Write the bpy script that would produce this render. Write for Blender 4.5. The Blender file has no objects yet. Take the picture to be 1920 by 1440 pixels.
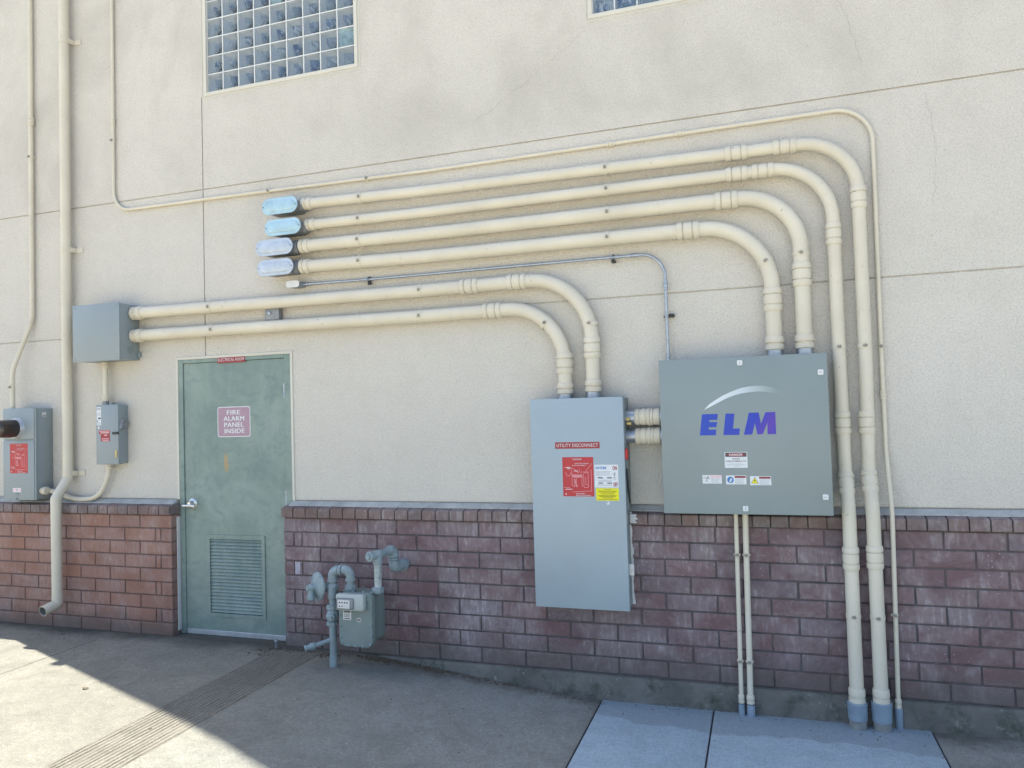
import bpy, bmesh, math, random
from mathutils import Vector, Matrix, noise
random.seed(7)
S = bpy.context.scene
COL = S.collection
# ------------------------------------------------------------------ camera, light, exposure
cam = bpy.data.objects.new("camera", bpy.data.cameras.new("camera"))
COL.objects.link(cam); S.camera = cam
cam.data.sensor_width = 36; cam.data.lens = 26.25
cam.data.clip_start = .05; cam.data.clip_end = 1000
def aim(o, loc, yaw, pitch, roll):
    cy, sy, cp, sp = math.cos(yaw), math.sin(yaw), math.cos(pitch), math.sin(pitch)
    f = Vector((sy*cp, cy*cp, sp)); r = Vector((cy, -sy, 0)); u = r.cross(f)
    c, s = math.cos(roll), math.sin(roll)
    r, u = c*r+s*u, c*u-s*r
    m = Matrix((r, u, -f)).transposed().to_4x4(); m.translation = loc
    o.matrix_world = m
aim(cam, Vector((2.97061, -4.57799, .72615)), -.3199979, .0338139, -.0293731)
ELEV = math.radians(67.0); AZ = Vector((.9335, -.3585, 0)).normalized()
sun = bpy.data.objects.new("sun", bpy.data.lights.new("sun", 'SUN')); COL.objects.link(sun)
sun.data.energy = 4.3; sun.data.angle = math.radians(.4); sun.data.color = (1, .95, .84)
ray = Vector((AZ.x*math.cos(ELEV), AZ.y*math.cos(ELEV), -math.sin(ELEV)))
sun.rotation_euler = ray.to_track_quat('-Z', 'Y').to_euler(); sun.location = (-3, 2, 20)
W = bpy.data.worlds.new("World"); S.world = W; W.use_nodes = True
nt = W.node_tree; bg = nt.nodes['Background']
sky = nt.nodes.new('ShaderNodeTexSky'); sky.sky_type = 'NISHITA'; sky.sun_disc = False
sky.sun_elevation = ELEV; sky.sun_rotation = math.atan2(-AZ.x, -AZ.y)
sky.air_density = 1.0; sky.dust_density = 1.6; sky.ozone_density = 1.2
nt.links.new(sky.outputs[0], bg.inputs[0]); bg.inputs[1].default_value = .115
S.view_settings.view_transform = 'Standard'; S.view_settings.look = 'None'
S.view_settings.exposure = 1.64; S.view_settings.gamma = 1

# ------------------------------------------------------------------ materials
def srgb(r, g, b):
    f = lambda c: (c/255/12.92) if c/255 <= .04045 else ((c/255+.055)/1.055)**2.4
    return (f(r), f(g), f(b))
class N:
    def __init__(s, name):
        s.m = bpy.data.materials.new(name); s.m.use_nodes = True; s.t = s.m.node_tree
        s.b = s.t.nodes['Principled BSDF']; s.co = s.t.nodes.new('ShaderNodeTexCoord').outputs['Object']
    def new(s, k, **kw):
        n = s.t.nodes.new(k)
        for a, v in kw.items(): setattr(n, a, v)
        return n
    def link(s, a, b): s.t.links.new(a, b)
    def mapping(s, scale):
        n = s.new('ShaderNodeMapping'); n.inputs['Scale'].default_value = scale; s.link(s.co, n.inputs[0]); return n.outputs[0]
    def noise(s, scale, detail=4, rough=.55, vec=None, dist=0):
        n = s.new('ShaderNodeTexNoise'); n.inputs['Scale'].default_value = scale
        n.inputs['Detail'].default_value = detail; n.inputs['Roughness'].default_value = rough
        n.inputs['Distortion'].default_value = dist
        s.link(vec or s.co, n.inputs['Vector']); return n.outputs[0]
    def ramp(s, fac, stops):
        n = s.new('ShaderNodeValToRGB'); e = n.color_ramp.elements
        while len(e) < len(stops): e.new(.5)
        for i, (p, c) in enumerate(stops):
            e[i].position = p
            if not hasattr(c, '__len__'): c = (c, c, c)
            e[i].color = (*c, 1)
        s.link(fac, n.inputs[0]); return n.outputs[0]
    def mix(s, fac, a, b, mode='MIX'):
        n = s.new('ShaderNodeMix', data_type='RGBA', blend_type=mode)
        for inp, v in ((n.inputs[0], fac), (n.inputs[6], a), (n.inputs[7], b)):
            if isinstance(v, (int, float)): inp.default_value = v
            elif isinstance(v, tuple): inp.default_value = (*v, 1)
            else: s.link(v, inp)
        return n.outputs[2]
    def math(s, op, a, b=None):
        n = s.new('ShaderNodeMath', operation=op)
        for inp, v in ((n.inputs[0], a), (n.inputs[1], b)):
            if v is None: continue
            if isinstance(v, (int, float)): inp.default_value = v
            else: s.link(v, inp)
        return n.outputs[0]
    def sep(s):
        n = s.new('ShaderNodeSeparateXYZ'); s.link(s.co, n.inputs[0]); return n.outputs
    def bump(s, h, strength, dist, prev=None):
        n = s.new('ShaderNodeBump'); n.inputs['Strength'].default_value = strength; n.inputs['Distance'].default_value = dist
        s.link(h, n.inputs['Height'])
        if prev: s.link(prev, n.inputs['Normal'])
        return n.outputs[0]
    def out(s, col=None, rough=None, normal=None, metal=None):
        for k, v in (('Base Color', col), ('Roughness', rough), ('Metallic', metal)):
            if v is None: continue
            if isinstance(v, tuple): s.b.inputs[k].default_value = (*v, 1)
            elif isinstance(v, (int, float)): s.b.inputs[k].default_value = v
            else: s.link(v, s.b.inputs[k])
        if normal: s.link(normal, s.b.inputs['Normal'])
        return s.m

def m_stucco():
    n = N('stucco'); n.b.inputs['Specular IOR Level'].default_value = .25
    base = n.ramp(n.noise(.55, 3), [(.3, (.56, .535, .48)), (.7, (.62, .592, .535))])
    # soot and damp stains, mainly high on the wall, running downwards
    v = n.mapping((1.1, 1, .8)); st = n.ramp(n.noise(1.25, 6, .62, v, .4), [(.46, 0.), (.68, 1.)])
    z = n.sep()[2]
    hi = n.ramp(n.math('MULTIPLY', z, .25), [(.48, .10), (.66, 1.)])
    stain = n.math('MULTIPLY', n.math('MULTIPLY', st, hi), .4)
    c = n.mix(stain, base, (.36, .34, .30))
    # broad rain streaks
    v2 = n.mapping((5, 1, .35)); s2 = n.ramp(n.noise(1, 4, .6, v2), [(.55, 0.), (.8, 1.)])
    c = n.mix(n.math('MULTIPLY', s2, .09), c, (.38, .36, .32))
    c = n.mix(n.ramp(n.noise(6, 6, .7), [(.45, 0.), (.75, .28)]), c, (.46, .43, .38))
    # sand grain
    g = n.noise(105, 3, .75); g2 = n.noise(50, 3, .7)
    c = n.mix(n.ramp(g, [(.34, .5), (.56, 0.)]), c, (.35, .33, .28))
    # pits
    vo = n.new('ShaderNodeTexVoronoi'); vo.inputs['Scale'].default_value = 16; n.link(n.co, vo.inputs['Vector'])
    pit = n.ramp(vo.outputs['Distance'], [(.035, 1.), (.06, 0.)])
    pm = n.ramp(n.noise(1.7, 2), [(.53, 0.), (.62, 1.)])
    c = n.mix(n.math('MULTIPLY', n.math('MULTIPLY', pit, pm), .8), c, (.12, .10, .08))
    h = n.math('ADD', g, n.math('MULTIPLY', g2, 1.2))
    nb = n.bump(h, .9, .006)
    nb = n.bump(n.noise(9, 3), .35, .006, nb)
    return n.out(c, .93, nb)

def m_paint(name, col, rough=.45, var=.12, dirt=(.2, .17, .13), dirtamt=.15, bump=.08, scale=2.2, orange=260, spec=.4):
    n = N(name); n.b.inputs['Specular IOR Level'].default_value = spec
    a = tuple(min(1, c*(1+var)) for c in col); b = tuple(c*(1-var) for c in col)
    c = n.ramp(n.noise(scale, 5, .6), [(.3, b), (.7, a)])
    v = n.mapping((14, 14, 2.5))
    d = n.ramp(n.noise(1, 5, .65, v), [(.55, 0.), (.8, 1.)])
    c = n.mix(n.math('MULTIPLY', d, dirtamt), c, dirt)
    r = n.math('ADD', n.math('MULTIPLY', n.noise(6, 4), .2), rough-.1)
    nb = n.bump(n.noise(orange, 2), bump, .0012)
    nb = n.bump(n.noise(3.0, 2), .12, .01, nb)
    return n.out(c, r, nb)

def m_cream():
    n = N('cream_pipe_paint'); n.b.inputs['Specular IOR Level'].default_value = .35
    c = n.ramp(n.noise(3, 4), [(.3, (.53, .49, .395)), (.7, (.60, .56, .455))])
    d = n.ramp(n.noise(11, 6, .7), [(.58, 0.), (.78, 1.)])
    c = n.mix(n.math('MULTIPLY', d, .32), c, (.36, .31, .23))
    ch = n.ramp(n.noise(34, 3, .6), [(.70, 0.), (.73, 1.)])
    c = n.mix(n.math('MULTIPLY', ch, .6), c, (.2, .19, .17))
    nb = n.bump(n.noise(60, 3), .22, .002)
    return n.out(c, .5, nb)

def m_metal(name, col, rough=.35, scale=40, metal=.85):
    n = N(name)
    c = n.ramp(n.noise(scale, 5, .6), [(.3, tuple(x*.75 for x in col)), (.7, col)])
    r = n.math('ADD', n.math('MULTIPLY', n.noise(scale*.6, 3), .25), rough-.12)
    return n.out(c, r, n.bump(n.noise(scale*2, 2), .1, .001), metal)

def m_flat(name, col, rough=.5, metal=0.):
    n = N(name)
    c = n.ramp(n.noise(30, 3), [(.3, tuple(x*.9 for x in col)), (.7, col)])
    return n.out(c, rough, None, metal)

def m_brick(name, c1, c2, c3, eff):
    n = N(name); n.b.inputs['Specular IOR Level'].default_value = .3
    at = n.new('ShaderNodeAttribute', attribute_name='tone')
    c = n.ramp(at.outputs['Fac'], [(0., c1), (.45, c2), (1., c3)])
    c = n.mix(n.ramp(n.noise(5, 5, .6), [(.35, .55), (.7, 0.)]), c, tuple(x*.6 for x in c2))
    # horizontal and vertical drag marks of the wire cut, lime bloom and specks
    v = n.mapping((45, 45, 9)); dr = n.ramp(n.noise(1, 4, .6, v), [(.5, 0.), (.8, 1.)])
    bl = n.ramp(n.noise(3.1, 6, .72, None, .6), [(.42, 0.), (.66, 1.)])
    bp = n.ramp(n.noise(1.1, 5, .75, None, .9), [(.5, 0.), (.72, .55)])
    c = n.mix(n.math('MULTIPLY', bp, n.ramp(n.noise(30, 4, .7), [(.4, .1), (.65, 1.)])), c, (.36, .355, .36))
    c = n.mix(n.math('MULTIPLY', n.math('MULTIPLY', bl, n.math('ADD', dr, .35)), eff), c, (.46, .43, .44))
    sp = n.new('ShaderNodeTexVoronoi'); sp.inputs['Scale'].default_value = 42; n.link(n.co, sp.inputs['Vector'])
    spk = n.ramp(sp.outputs['Distance'], [(.09, 1.), (.14, 0.)])
    spm = n.ramp(n.noise(2.4, 3), [(.5, 0.), (.62, 1.)])
    c = n.mix(n.math('MULTIPLY', n.math('MULTIPLY', spk, spm), .55), c, (.6, .57, .55))
    # grime and splash near the pavement
    z = n.sep()[2]
    lo = n.ramp(n.math('ADD', n.math('MULTIPLY', z, -1.), n.math('MULTIPLY', n.noise(4, 4), .22)), [(.84, 0.), (.98, 1.)])
    c = n.mix(n.math('MULTIPLY', lo, .6), c, (.10, .095, .085))
    nb = n.bump(n.noise(90, 4, .7), .5, .003)
    nb = n.bump(n.noise(22, 3), .35, .004, nb)
    return n.out(c, .88, nb)

def m_mortar(name, a, b, c_):
    n = N(name)
    c = n.ramp(n.noise(12, 5, .65), [(.35, a), (.62, b), (.8, c_)])
    c = n.mix(n.ramp(n.noise(2.6, 4, .6), [(.45, 0.), (.62, .7)]), c, (.13, .095, .092))
    return n.out(c, .95, n.bump(n.noise(120, 4, .7), .6, .003))

def m_concrete(name, a, b, dirt=(.10, .095, .085), moss=True, broom=False, edge=True):
    n = N(name); n.b.inputs['Specular IOR Level'].default_value = .25
    c = n.ramp(n.noise(1.3, 6, .6), [(.32, a), (.68, b)])
    x, y, z = n.sep()
    if name == 'old_concrete':
        c = n.mix(n.ramp(n.math('ADD', n.math('MULTIPLY', x, .5), n.math('MULTIPLY', n.noise(1.5, 4), .5)), [(.2, 0.), (.75, .7)]), c, (.255, .278, .268))   # cooler to the right: bluish cast of the shade put into the colour
    if broom:   # damp patch drying off near the wall
        e2 = n.ramp(n.math('ADD', y, n.math('MULTIPLY', n.noise(1.7, 3, .5), .95)), [(.17, 0.), (.20, .5)]); c = n.mix(e2, c, (.17, .20, .21))
    c = n.mix(n.ramp(n.noise(2.7, 6, .7, None, 1.), [(.42, 0.), (.62, .30)]), c, tuple(q*.65 for q in a))
    c = n.mix(n.ramp(n.noise(5.5, 7, .72, None, .5), [(.46, 0.), (.74, .42)]), c, dirt)
    g = n.noise(150, 4, .75)
    c = n.mix(n.ramp(g, [(.36, .6), (.56, 0.)]), c, tuple(x*.5 for x in a))
    c = n.mix(n.ramp(n.noise(38, 4, .7), [(.35, .3), (.55, 0.)]), c, tuple(x*.5 for x in a))
    c = n.mix(n.ramp(n.noise(75, 3, .6), [(.62, 0.), (.72, .3)]), c, (.6, .58, .54))
    sp = n.new('ShaderNodeTexVoronoi'); sp.inputs['Scale'].default_value = 26; n.link(n.co, sp.inputs['Vector'])
    c = n.mix(n.math('MULTIPLY', n.ramp(sp.outputs['Distance'], [(.06, 1.), (.10, 0.)]), n.ramp(n.noise(1.8, 3), [(.48, 0.), (.6, .5)])), c, (.5, .48, .45))
    if name == 'old_concrete':   # unseen ground further out made paler to bounce light onto the wall
        c = n.mix(n.ramp(n.math('MULTIPLY', y, -.1), [(.38, 0.), (.42, 1.)]), c, (.56, .50, .385))
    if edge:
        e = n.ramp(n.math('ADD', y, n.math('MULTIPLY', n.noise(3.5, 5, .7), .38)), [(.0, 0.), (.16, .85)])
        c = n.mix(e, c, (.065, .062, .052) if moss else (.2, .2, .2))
    nb = n.bump(g, .55, .003)
    nb = n.bump(n.noise(7, 4), .3, .006, nb)
    if broom:
        v = n.mapping((120, 3, 3)); nb = n.bump(n.noise(1, 3, .5, v), .6, .003, nb)
    return n.out(c, .93, nb)

def m_footing():
    n = N('footing_concrete')
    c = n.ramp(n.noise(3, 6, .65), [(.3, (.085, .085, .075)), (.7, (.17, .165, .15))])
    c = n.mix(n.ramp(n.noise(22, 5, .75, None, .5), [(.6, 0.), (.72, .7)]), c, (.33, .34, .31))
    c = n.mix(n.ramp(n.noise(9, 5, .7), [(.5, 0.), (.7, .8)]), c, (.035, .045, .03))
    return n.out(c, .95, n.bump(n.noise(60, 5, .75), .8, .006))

def m_door():
    n = N('door_green_paint')
    c = n.ramp(n.noise(2.6, 5, .6, None, .8), [(.3, (.135, .195, .18)), (.5, (.18, .245, .215)), (.7, (.225, .285, .26))])
    v = n.mapping((9, 9, 1.2)); c = n.mix(n.ramp(n.noise(1, 5, .7, v), [(.5, 0.), (.75, .5)]), c, (.28, .32, .28))
    v = n.mapping((4, 4, 6)); c = n.mix(n.ramp(n.noise(1.6, 6, .7, v, 1.3), [(.5, 0.), (.7, .7)]), c, (.115, .165, .175))
    # tan scuff where the paint is worn through
    x, y, z = n.sep()
    dx = n.math('MULTIPLY', n.math('ADD', x, .862), 27.); dz = n.math('MULTIPLY', n.math('ADD', z, -.385), 6.3)
    d = n.math('SQRT', n.math('ADD', n.math('MULTIPLY', dx, dx), n.math('MULTIPLY', dz, dz)))
    d = n.math('ADD', d, n.math('MULTIPLY', n.noise(28, 3), .9))
    c = n.mix(n.ramp(d, [(.95, .85), (1.25, 0.)]), c, (.34, .24, .11))
    r = n.ramp(n.noise(4, 4), [(.3, .42), (.7, .62)])
    nb = n.bump(n.noise(140, 2), .1, .001); nb = n.bump(n.noise(2.2, 2), .15, .01, nb)
    return n.out(c, r, nb)

def m_glass():
    n = N('wavy_glass'); b = n.b
    b.inputs['Base Color'].default_value = (.97, .985, 1, 1); b.inputs['Transmission Weight'].default_value = 1
    b.inputs['Roughness'].default_value = .04; b.inputs['IOR'].default_value = 1.45
    v = n.mapping((30, 4, 18)); n.link(n.bump(n.noise(1, 2, .5, v, 1.5), .5, .004), b.inputs['Normal'])
    return n.m
def m_blockback():
    n = N('glass_block_back')
    v = n.mapping((26, 10, 17))
    c = n.ramp(n.noise(1, 4, .6, v, 1.8), [(.42, (.045, .085, .17)), (.53, (.10, .17, .28)), (.60, (.45, .52, .58))])
    c = n.mix(n.ramp(n.noise(4.5, 2), [(.4, .0), (.62, .75)]), c, (.30, .37, .43))
    return n.out(c, .25, n.bump(n.noise(1, 2, .5, v, 1.8), .6, .01))
def m_logo():
    n = N('blue_violet_print'); x, y, z = n.sep()
    f = n.math('ADD', n.math('MULTIPLY', n.math('ADD', x, -2.635), 2.4), n.math('MULTIPLY', n.math('ADD', z, -.545), -1.6))
    return n.out(n.ramp(f, [(.0, (.001, .04, .36)), (.6, (.003, .028, .36)), (.85, (.07, .022, .32)), (.99, (.03, .025, .34))]), .4)
def m_swoosh():
    n = N('swoosh_print'); x, y, z = n.sep()
    f = n.math('MULTIPLY', n.math('ADD', x, -2.66), 2.38)
    return n.out(n.ramp(f, [(.0, (.62, .65, .68)), (.5, (.45, .51, .55)), (.8, (.27, .32, .335)), (.95, (.195, .245, .245))]), .4)

MS = dict(
 stucco=m_stucco(), cream=m_cream(), mortar=m_mortar('dark_mortar', (.055, .053, .055), (.10, .095, .098), (.19, .185, .185)), mortarL=m_mortar('reddish_mortar', (.10, .065, .055), (.15, .10, .085), (.26, .21, .19)), cap=m_brick('brown_cap_brick', (.16, .112, .10), (.175, .115, .10), (.15, .122, .115), .55), boltp=m_flat('dulled_bolt', (.27, .255, .215), .5), footing=m_footing(), door=m_door(),
 trim=m_paint('cream_trim', (.54, .525, .46), .7, .06),
 brickL=m_brick('red_brick', (.28, .15, .112), (.30, .155, .112), (.26, .155, .13), .5),
 brickR=m_brick('dark_red_brick', (.160, .108, .110), (.178, .108, .110), (.160, .124, .134), .7),
 flash=m_paint('flashing_paint', (.35, .36, .345), .6, .2, (.1, .1, .1), .5, .3, 9),
 gray=m_paint('steel_gray_enamel', (.235, .275, .29), .42, .05, (.2, .2, .19), .08),
 gray2=m_paint('cool_gray_enamel', (.205, .245, .245), .42, .04, (.2, .2, .19), .06),
 gray3=m_paint('light_gray_enamel', (.29, .352, .385), .38, .04, (.3, .3, .28), .06),
 gasp=m_paint('gas_pipe_gray', (.215, .275, .295), .5, .2, (.3, .3, .28), .3, .3, 14),
 gasl=m_paint('chipped_light_pipe', (.34, .38, .37), .6, .3, (.08, .08, .07), .7, .3, 40),
 ibx=m_paint('pale_meter_cap', (.36, .40, .38), .5, .1),
 gasm=m_paint('gas_meter_gray', (.175, .22, .21), .5, .1, (.3, .3, .28), .2, .3, 6),
 galv=m_metal('galvanised_steel', (.40, .44, .49), .38, 40, .7), steel=m_metal('brushed_steel', (.72, .71, .68), .3),
 zinc=m_metal('zinc_cover', (.40, .57, .65), .45, 14, .3), zinc2=m_metal('pale_zinc_cover', (.48, .54, .61), .42, 14, .3),
 cast=m_metal('cast_grey_body', (.25, .265, .28), .5, 30, .3),
 alum=m_metal('aluminium', (.5, .53, .56), .4, 20, .5),
 black=m_flat('black_plastic', (.012, .012, .013), .45), rubber=m_flat('dark_bracket', (.03, .032, .035), .6),
 white=m_flat('white_print', (.62, .64, .65), .5), red=m_flat('red_print', (.42, .022, .03), .45),
 darkred=m_flat('dark_red_print', (.27, .022, .032), .45), yellow=m_flat('yellow_print', (.70, .66, .0), .5),
 blue=m_flat('blue_print', (.01, .16, .42), .5), ink=m_flat('dark_ink', (.05, .05, .055), .5), grayink=m_flat('grey_ink', (.36, .38, .42), .5),
 pinkline=m_flat('faded_line_print', (.78, .42, .44), .5), mauve=m_flat('faded_red_sign', (.33, .215, .275), .4),
 redplas=m_flat('red_plastic', (.42, .02, .025), .4), pvc=m_paint('gray_pvc', (.20, .26, .32), .5, .14, (.3, .3, .28), .4, .1, 14),
 stub=m_paint('dusty_pvc', (.20, .21, .20), .8, .25, (.09, .08, .07), .5, .4, 20),
 tealb=m_paint('teal_block', (.30, .42, .42), .3, .3, (.6, .66, .66), .6, .3, 30),
 dark=m_flat('dark_void', (.015, .017, .02), .8), metering=m_flat('dark_meter_glass', (.040, .030, .027), .10),
 glass=m_glass(), blockback=m_blockback(), logo=m_logo(), swoosh=m_swoosh(),
 blockside=m_flat('milky_glass_edge', (.58, .64, .67), .3), grout=m_flat('white_grout', (.58, .61, .61), .8),
 limed=m_paint('limed_brick_face', (.36, .34, .385), .8, .25, (.15, .11, .11), .9, .4, 25),
 caulk=m_flat('white_caulk', (.6, .6, .58), .7), crack=m_flat('crack_shadow', (.34, .32, .28), .9),
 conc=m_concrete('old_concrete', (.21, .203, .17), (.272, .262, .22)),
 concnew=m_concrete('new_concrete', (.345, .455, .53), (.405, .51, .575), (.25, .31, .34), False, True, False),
 rib=m_concrete('ribbed_concrete', (.195, .182, .15), (.25, .235, .195), edge=False),
 rust=m_flat('rust_stain', (.085, .062, .038), .95), leaf=m_flat('dry_leaf', (.12, .09, .05), .8), brass=m_flat('brass_lug', (.55, .42, .16), .4, .3),
 roof=m_flat('roof_membrane', (.35, .35, .35), .9),
)
# ------------------------------------------------------------------ object helpers
def link(o, parent=None):
    COL.objects.link(o)
    if parent is not None:
        o.parent = parent
        base = parent.location if parent.type == 'EMPTY' else Vector((0, 0, 0))
        o.location = -Vector(base) if parent.type == 'EMPTY' else (0, 0, 0)
    return o
def finish(me, mat, smooth=True, ang=32):
    if mat: me.materials.append(MS[mat] if isinstance(mat, str) else mat)
    if smooth:
        for p in me.polygons: p.use_smooth = True
        me.set_sharp_from_angle(angle=math.radians(ang))
def obj(name, bm, mat, parent=None, smooth=True):
    bmesh.ops.recalc_face_normals(bm, faces=bm.faces)
    me = bpy.data.meshes.new(name); bm.to_mesh(me); bm.free()
    finish(me, mat, smooth)
    return link(bpy.data.objects.new(name, me), parent)
def raw(name, v, f, mat, parent=None, tones=None, smooth=False):
    me = bpy.data.meshes.new(name); me.from_pydata(v, [], f); me.validate()
    if tones:
        a = me.attributes.new('tone', 'FLOAT', 'FACE'); a.data.foreach_set('value', tones)
    finish(me, mat, smooth)
    return link(bpy.data.objects.new(name, me), parent)
def tag(o, label, cat, group=None):
    o['label'] = label; o['category'] = cat
    if group: o['group'] = group
    return o
def struct(o): o['kind'] = 'structure'; return o
def thing(name, label, cat, loc, group=None):
    e = bpy.data.objects.new(name, None); COL.objects.link(e); e.location = loc; e.empty_display_size = .1
    return tag(e, label, cat, group)
def B(): return bmesh.new()
def box(bm, a, b, bev=0., seg=1):
    r = bmesh.ops.create_cube(bm, size=1)
    vs = r['verts']
    for v in vs: v.co = Vector([(a[i]+b[i])/2 + v.co[i]*(b[i]-a[i]) for i in range(3)])
    if bev:
        es = list({e for v in vs for e in v.link_edges})
        bmesh.ops.bevel(bm, geom=es, offset=bev, segments=seg, profile=.5, affect='EDGES')
    return bm
def frame_axes(ax):
    ax = ax.normalized(); h = Vector((0, 0, 1)) if abs(ax.z) < .9 else Vector((0, 1, 0))
    u = h.cross(ax).normalized(); return u, ax.cross(u)
def lathe(bm, c, ax, prof, seg=24, rot=0, caps=True):
    c = Vector(c); ax = Vector(ax).normalized(); u, w = frame_axes(ax); rings = []
    for t, r in prof:
        rings.append([bm.verts.new(c+ax*t+(u*math.cos(a)+w*math.sin(a))*r) for a in [rot+2*math.pi*k/seg for k in range(seg)]])
    for A, Bq in zip(rings, rings[1:]):
        for k in range(seg): bm.faces.new((A[k], A[(k+1) % seg], Bq[(k+1) % seg], Bq[k]))
    if caps: bm.faces.new(rings[0][::-1]); bm.faces.new(rings[-1])
    return bm
def fillet(pts, rads, n=14):
    P = [Vector(p) for p in pts]; out = [P[0]]
    for i in range(1, len(P)-1):
        r = rads.get(i, 0) if isinstance(rads, dict) else rads
        a, b = (P[i-1]-P[i]), (P[i+1]-P[i]); th = a.angle(b)
        if r <= 0 or abs(th-math.pi) < .01: out.append(P[i]); continue
        a.normalize(); b.normalize(); d = r/math.tan(th/2)
        s, e = P[i]+a*d, P[i]+b*d; c = P[i]+(a+b).normalized()*(r/math.sin(th/2))
        s0, e0 = s-c, e-c; tot = s0.angle(e0); k = max(2, int(n*tot/1.5))
        for j in range(k+1):
            t = j/k; out.append(c+(s0*math.sin((1-t)*tot)+e0*math.sin(t*tot))/math.sin(tot))
    out.append(P[-1]); return out
def tube(bm, path, r, seg=20, caps=True):
    P = [Vector(p) for p in path]; rings = []; u = None
    for i, p in enumerate(P):
        if i == 0: d = P[1]-p
        elif i == len(P)-1: d = p-P[i-1]
        else: d = (P[i+1]-p).normalized()+(p-P[i-1]).normalized()
        d.normalize()
        if u is None: u, _ = frame_axes(d)
        u = (u-d*u.dot(d)).normalized(); w = d.cross(u)
        rr = r[i] if isinstance(r, list) else r
        rings.append([bm.verts.new(p+(u*math.cos(a)+w*math.sin(a))*rr) for a in [2*math.pi*k/seg for k in range(seg)]])
    for A, Bq in zip(rings, rings[1:]):
        for k in range(seg): bm.faces.new((A[k], A[(k+1) % seg], Bq[(k+1) % seg], Bq[k]))
    if caps: bm.faces.new(rings[0][::-1]); bm.faces.new(rings[-1])
    return bm
def prism(bm, poly, y0, y1):
    """polygon given in x,z extruded from y0 to y1"""
    a = [bm.verts.new((x, y0, z)) for x, z in poly]; b = [bm.verts.new((x, y1, z)) for x, z in poly]
    bm.faces.new(a); bm.faces.new(b[::-1]); n = len(poly)
    for k in range(n): bm.faces.new((a[k], b[k], b[(k+1) % n], a[(k+1) % n]))
    return bm
def rrect(x0, z0, x1, z1, r, n=5):
    out = []
    for cx, cz, a0 in ((x1-r, z1-r, 0), (x0+r, z1-r, 90), (x0+r, z0+r, 180), (x1-r, z0+r, 270)):
        for k in range(n+1):
            a = math.radians(a0+90*k/n); out.append((cx+r*math.cos(a), cz+r*math.sin(a)))
    return out
def text(s, x0, x1, z0, z1, y, mat, parent, bold=0., name='lettering', shear=0, side=None):
    cu = bpy.data.curves.new('t', 'FONT'); cu.body = s; cu.size = 1; cu.shear = shear; cu.resolution_u = 3
    cu.space_line = .95; cu.space_character = 1.08; cu.align_x = 'CENTER'
    o = bpy.data.objects.new('t', cu); COL.objects.link(o)
    dg = bpy.context.evaluated_depsgraph_get(); me = bpy.data.meshes.new_from_object(o.evaluated_get(dg))
    bpy.data.objects.remove(o); bpy.data.curves.remove(cu)
    xs = [v.co.x for v in me.vertices]; ys = [v.co.y for v in me.vertices]
    ax, bx, ay, by = min(xs), max(xs), min(ys), max(ys)
    V, F = [], []; kx = (x1-x0)/(bx-ax); kz = (z1-z0)/(by-ay)
    for q in ((-1, 0, 1) if bold else (0,)):       # heavier strokes: the outline laid three times, a hair apart
        b0 = len(V)
        for v in me.vertices: V.append((x0+(v.co.x-ax)*kx+q*bold*1.6*(z1-z0), y-.00012*q, z0+(v.co.y-ay)*kz))
        F += [tuple(b0+i for i in p.vertices) for p in me.polygons]
    bpy.data.meshes.remove(me); me = bpy.data.meshes.new(name); me.from_pydata(V, [], F)
    me.name = name; me.materials.clear(); finish(me, mat, False)
    return link(bpy.data.objects.new(name, me), parent)
def plate(name, x0, x1, z0, z1, y, mat, parent, r=.0, t=.001):
    bm = B()
    if r: prism(bm, rrect(x0, z0, x1, z1, r), y, y+t)
    else: box(bm, (x0, y, z0), (x1, y+t, z1))
    return obj(name, bm, mat, parent, False)
def bars(name, rects, y, mat, parent):
    bm = B()
    for a, b, c, d in rects: box(bm, (a, y-.0004, c), (b, y, d))
    return obj(name, bm, mat, parent, False)
def poly(name, polys, y, mat, parent, t=.0006):
    bm = B()
    for p in polys: prism(bm, p, y-t, y)
    return obj(name, bm, mat, parent, False)

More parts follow.
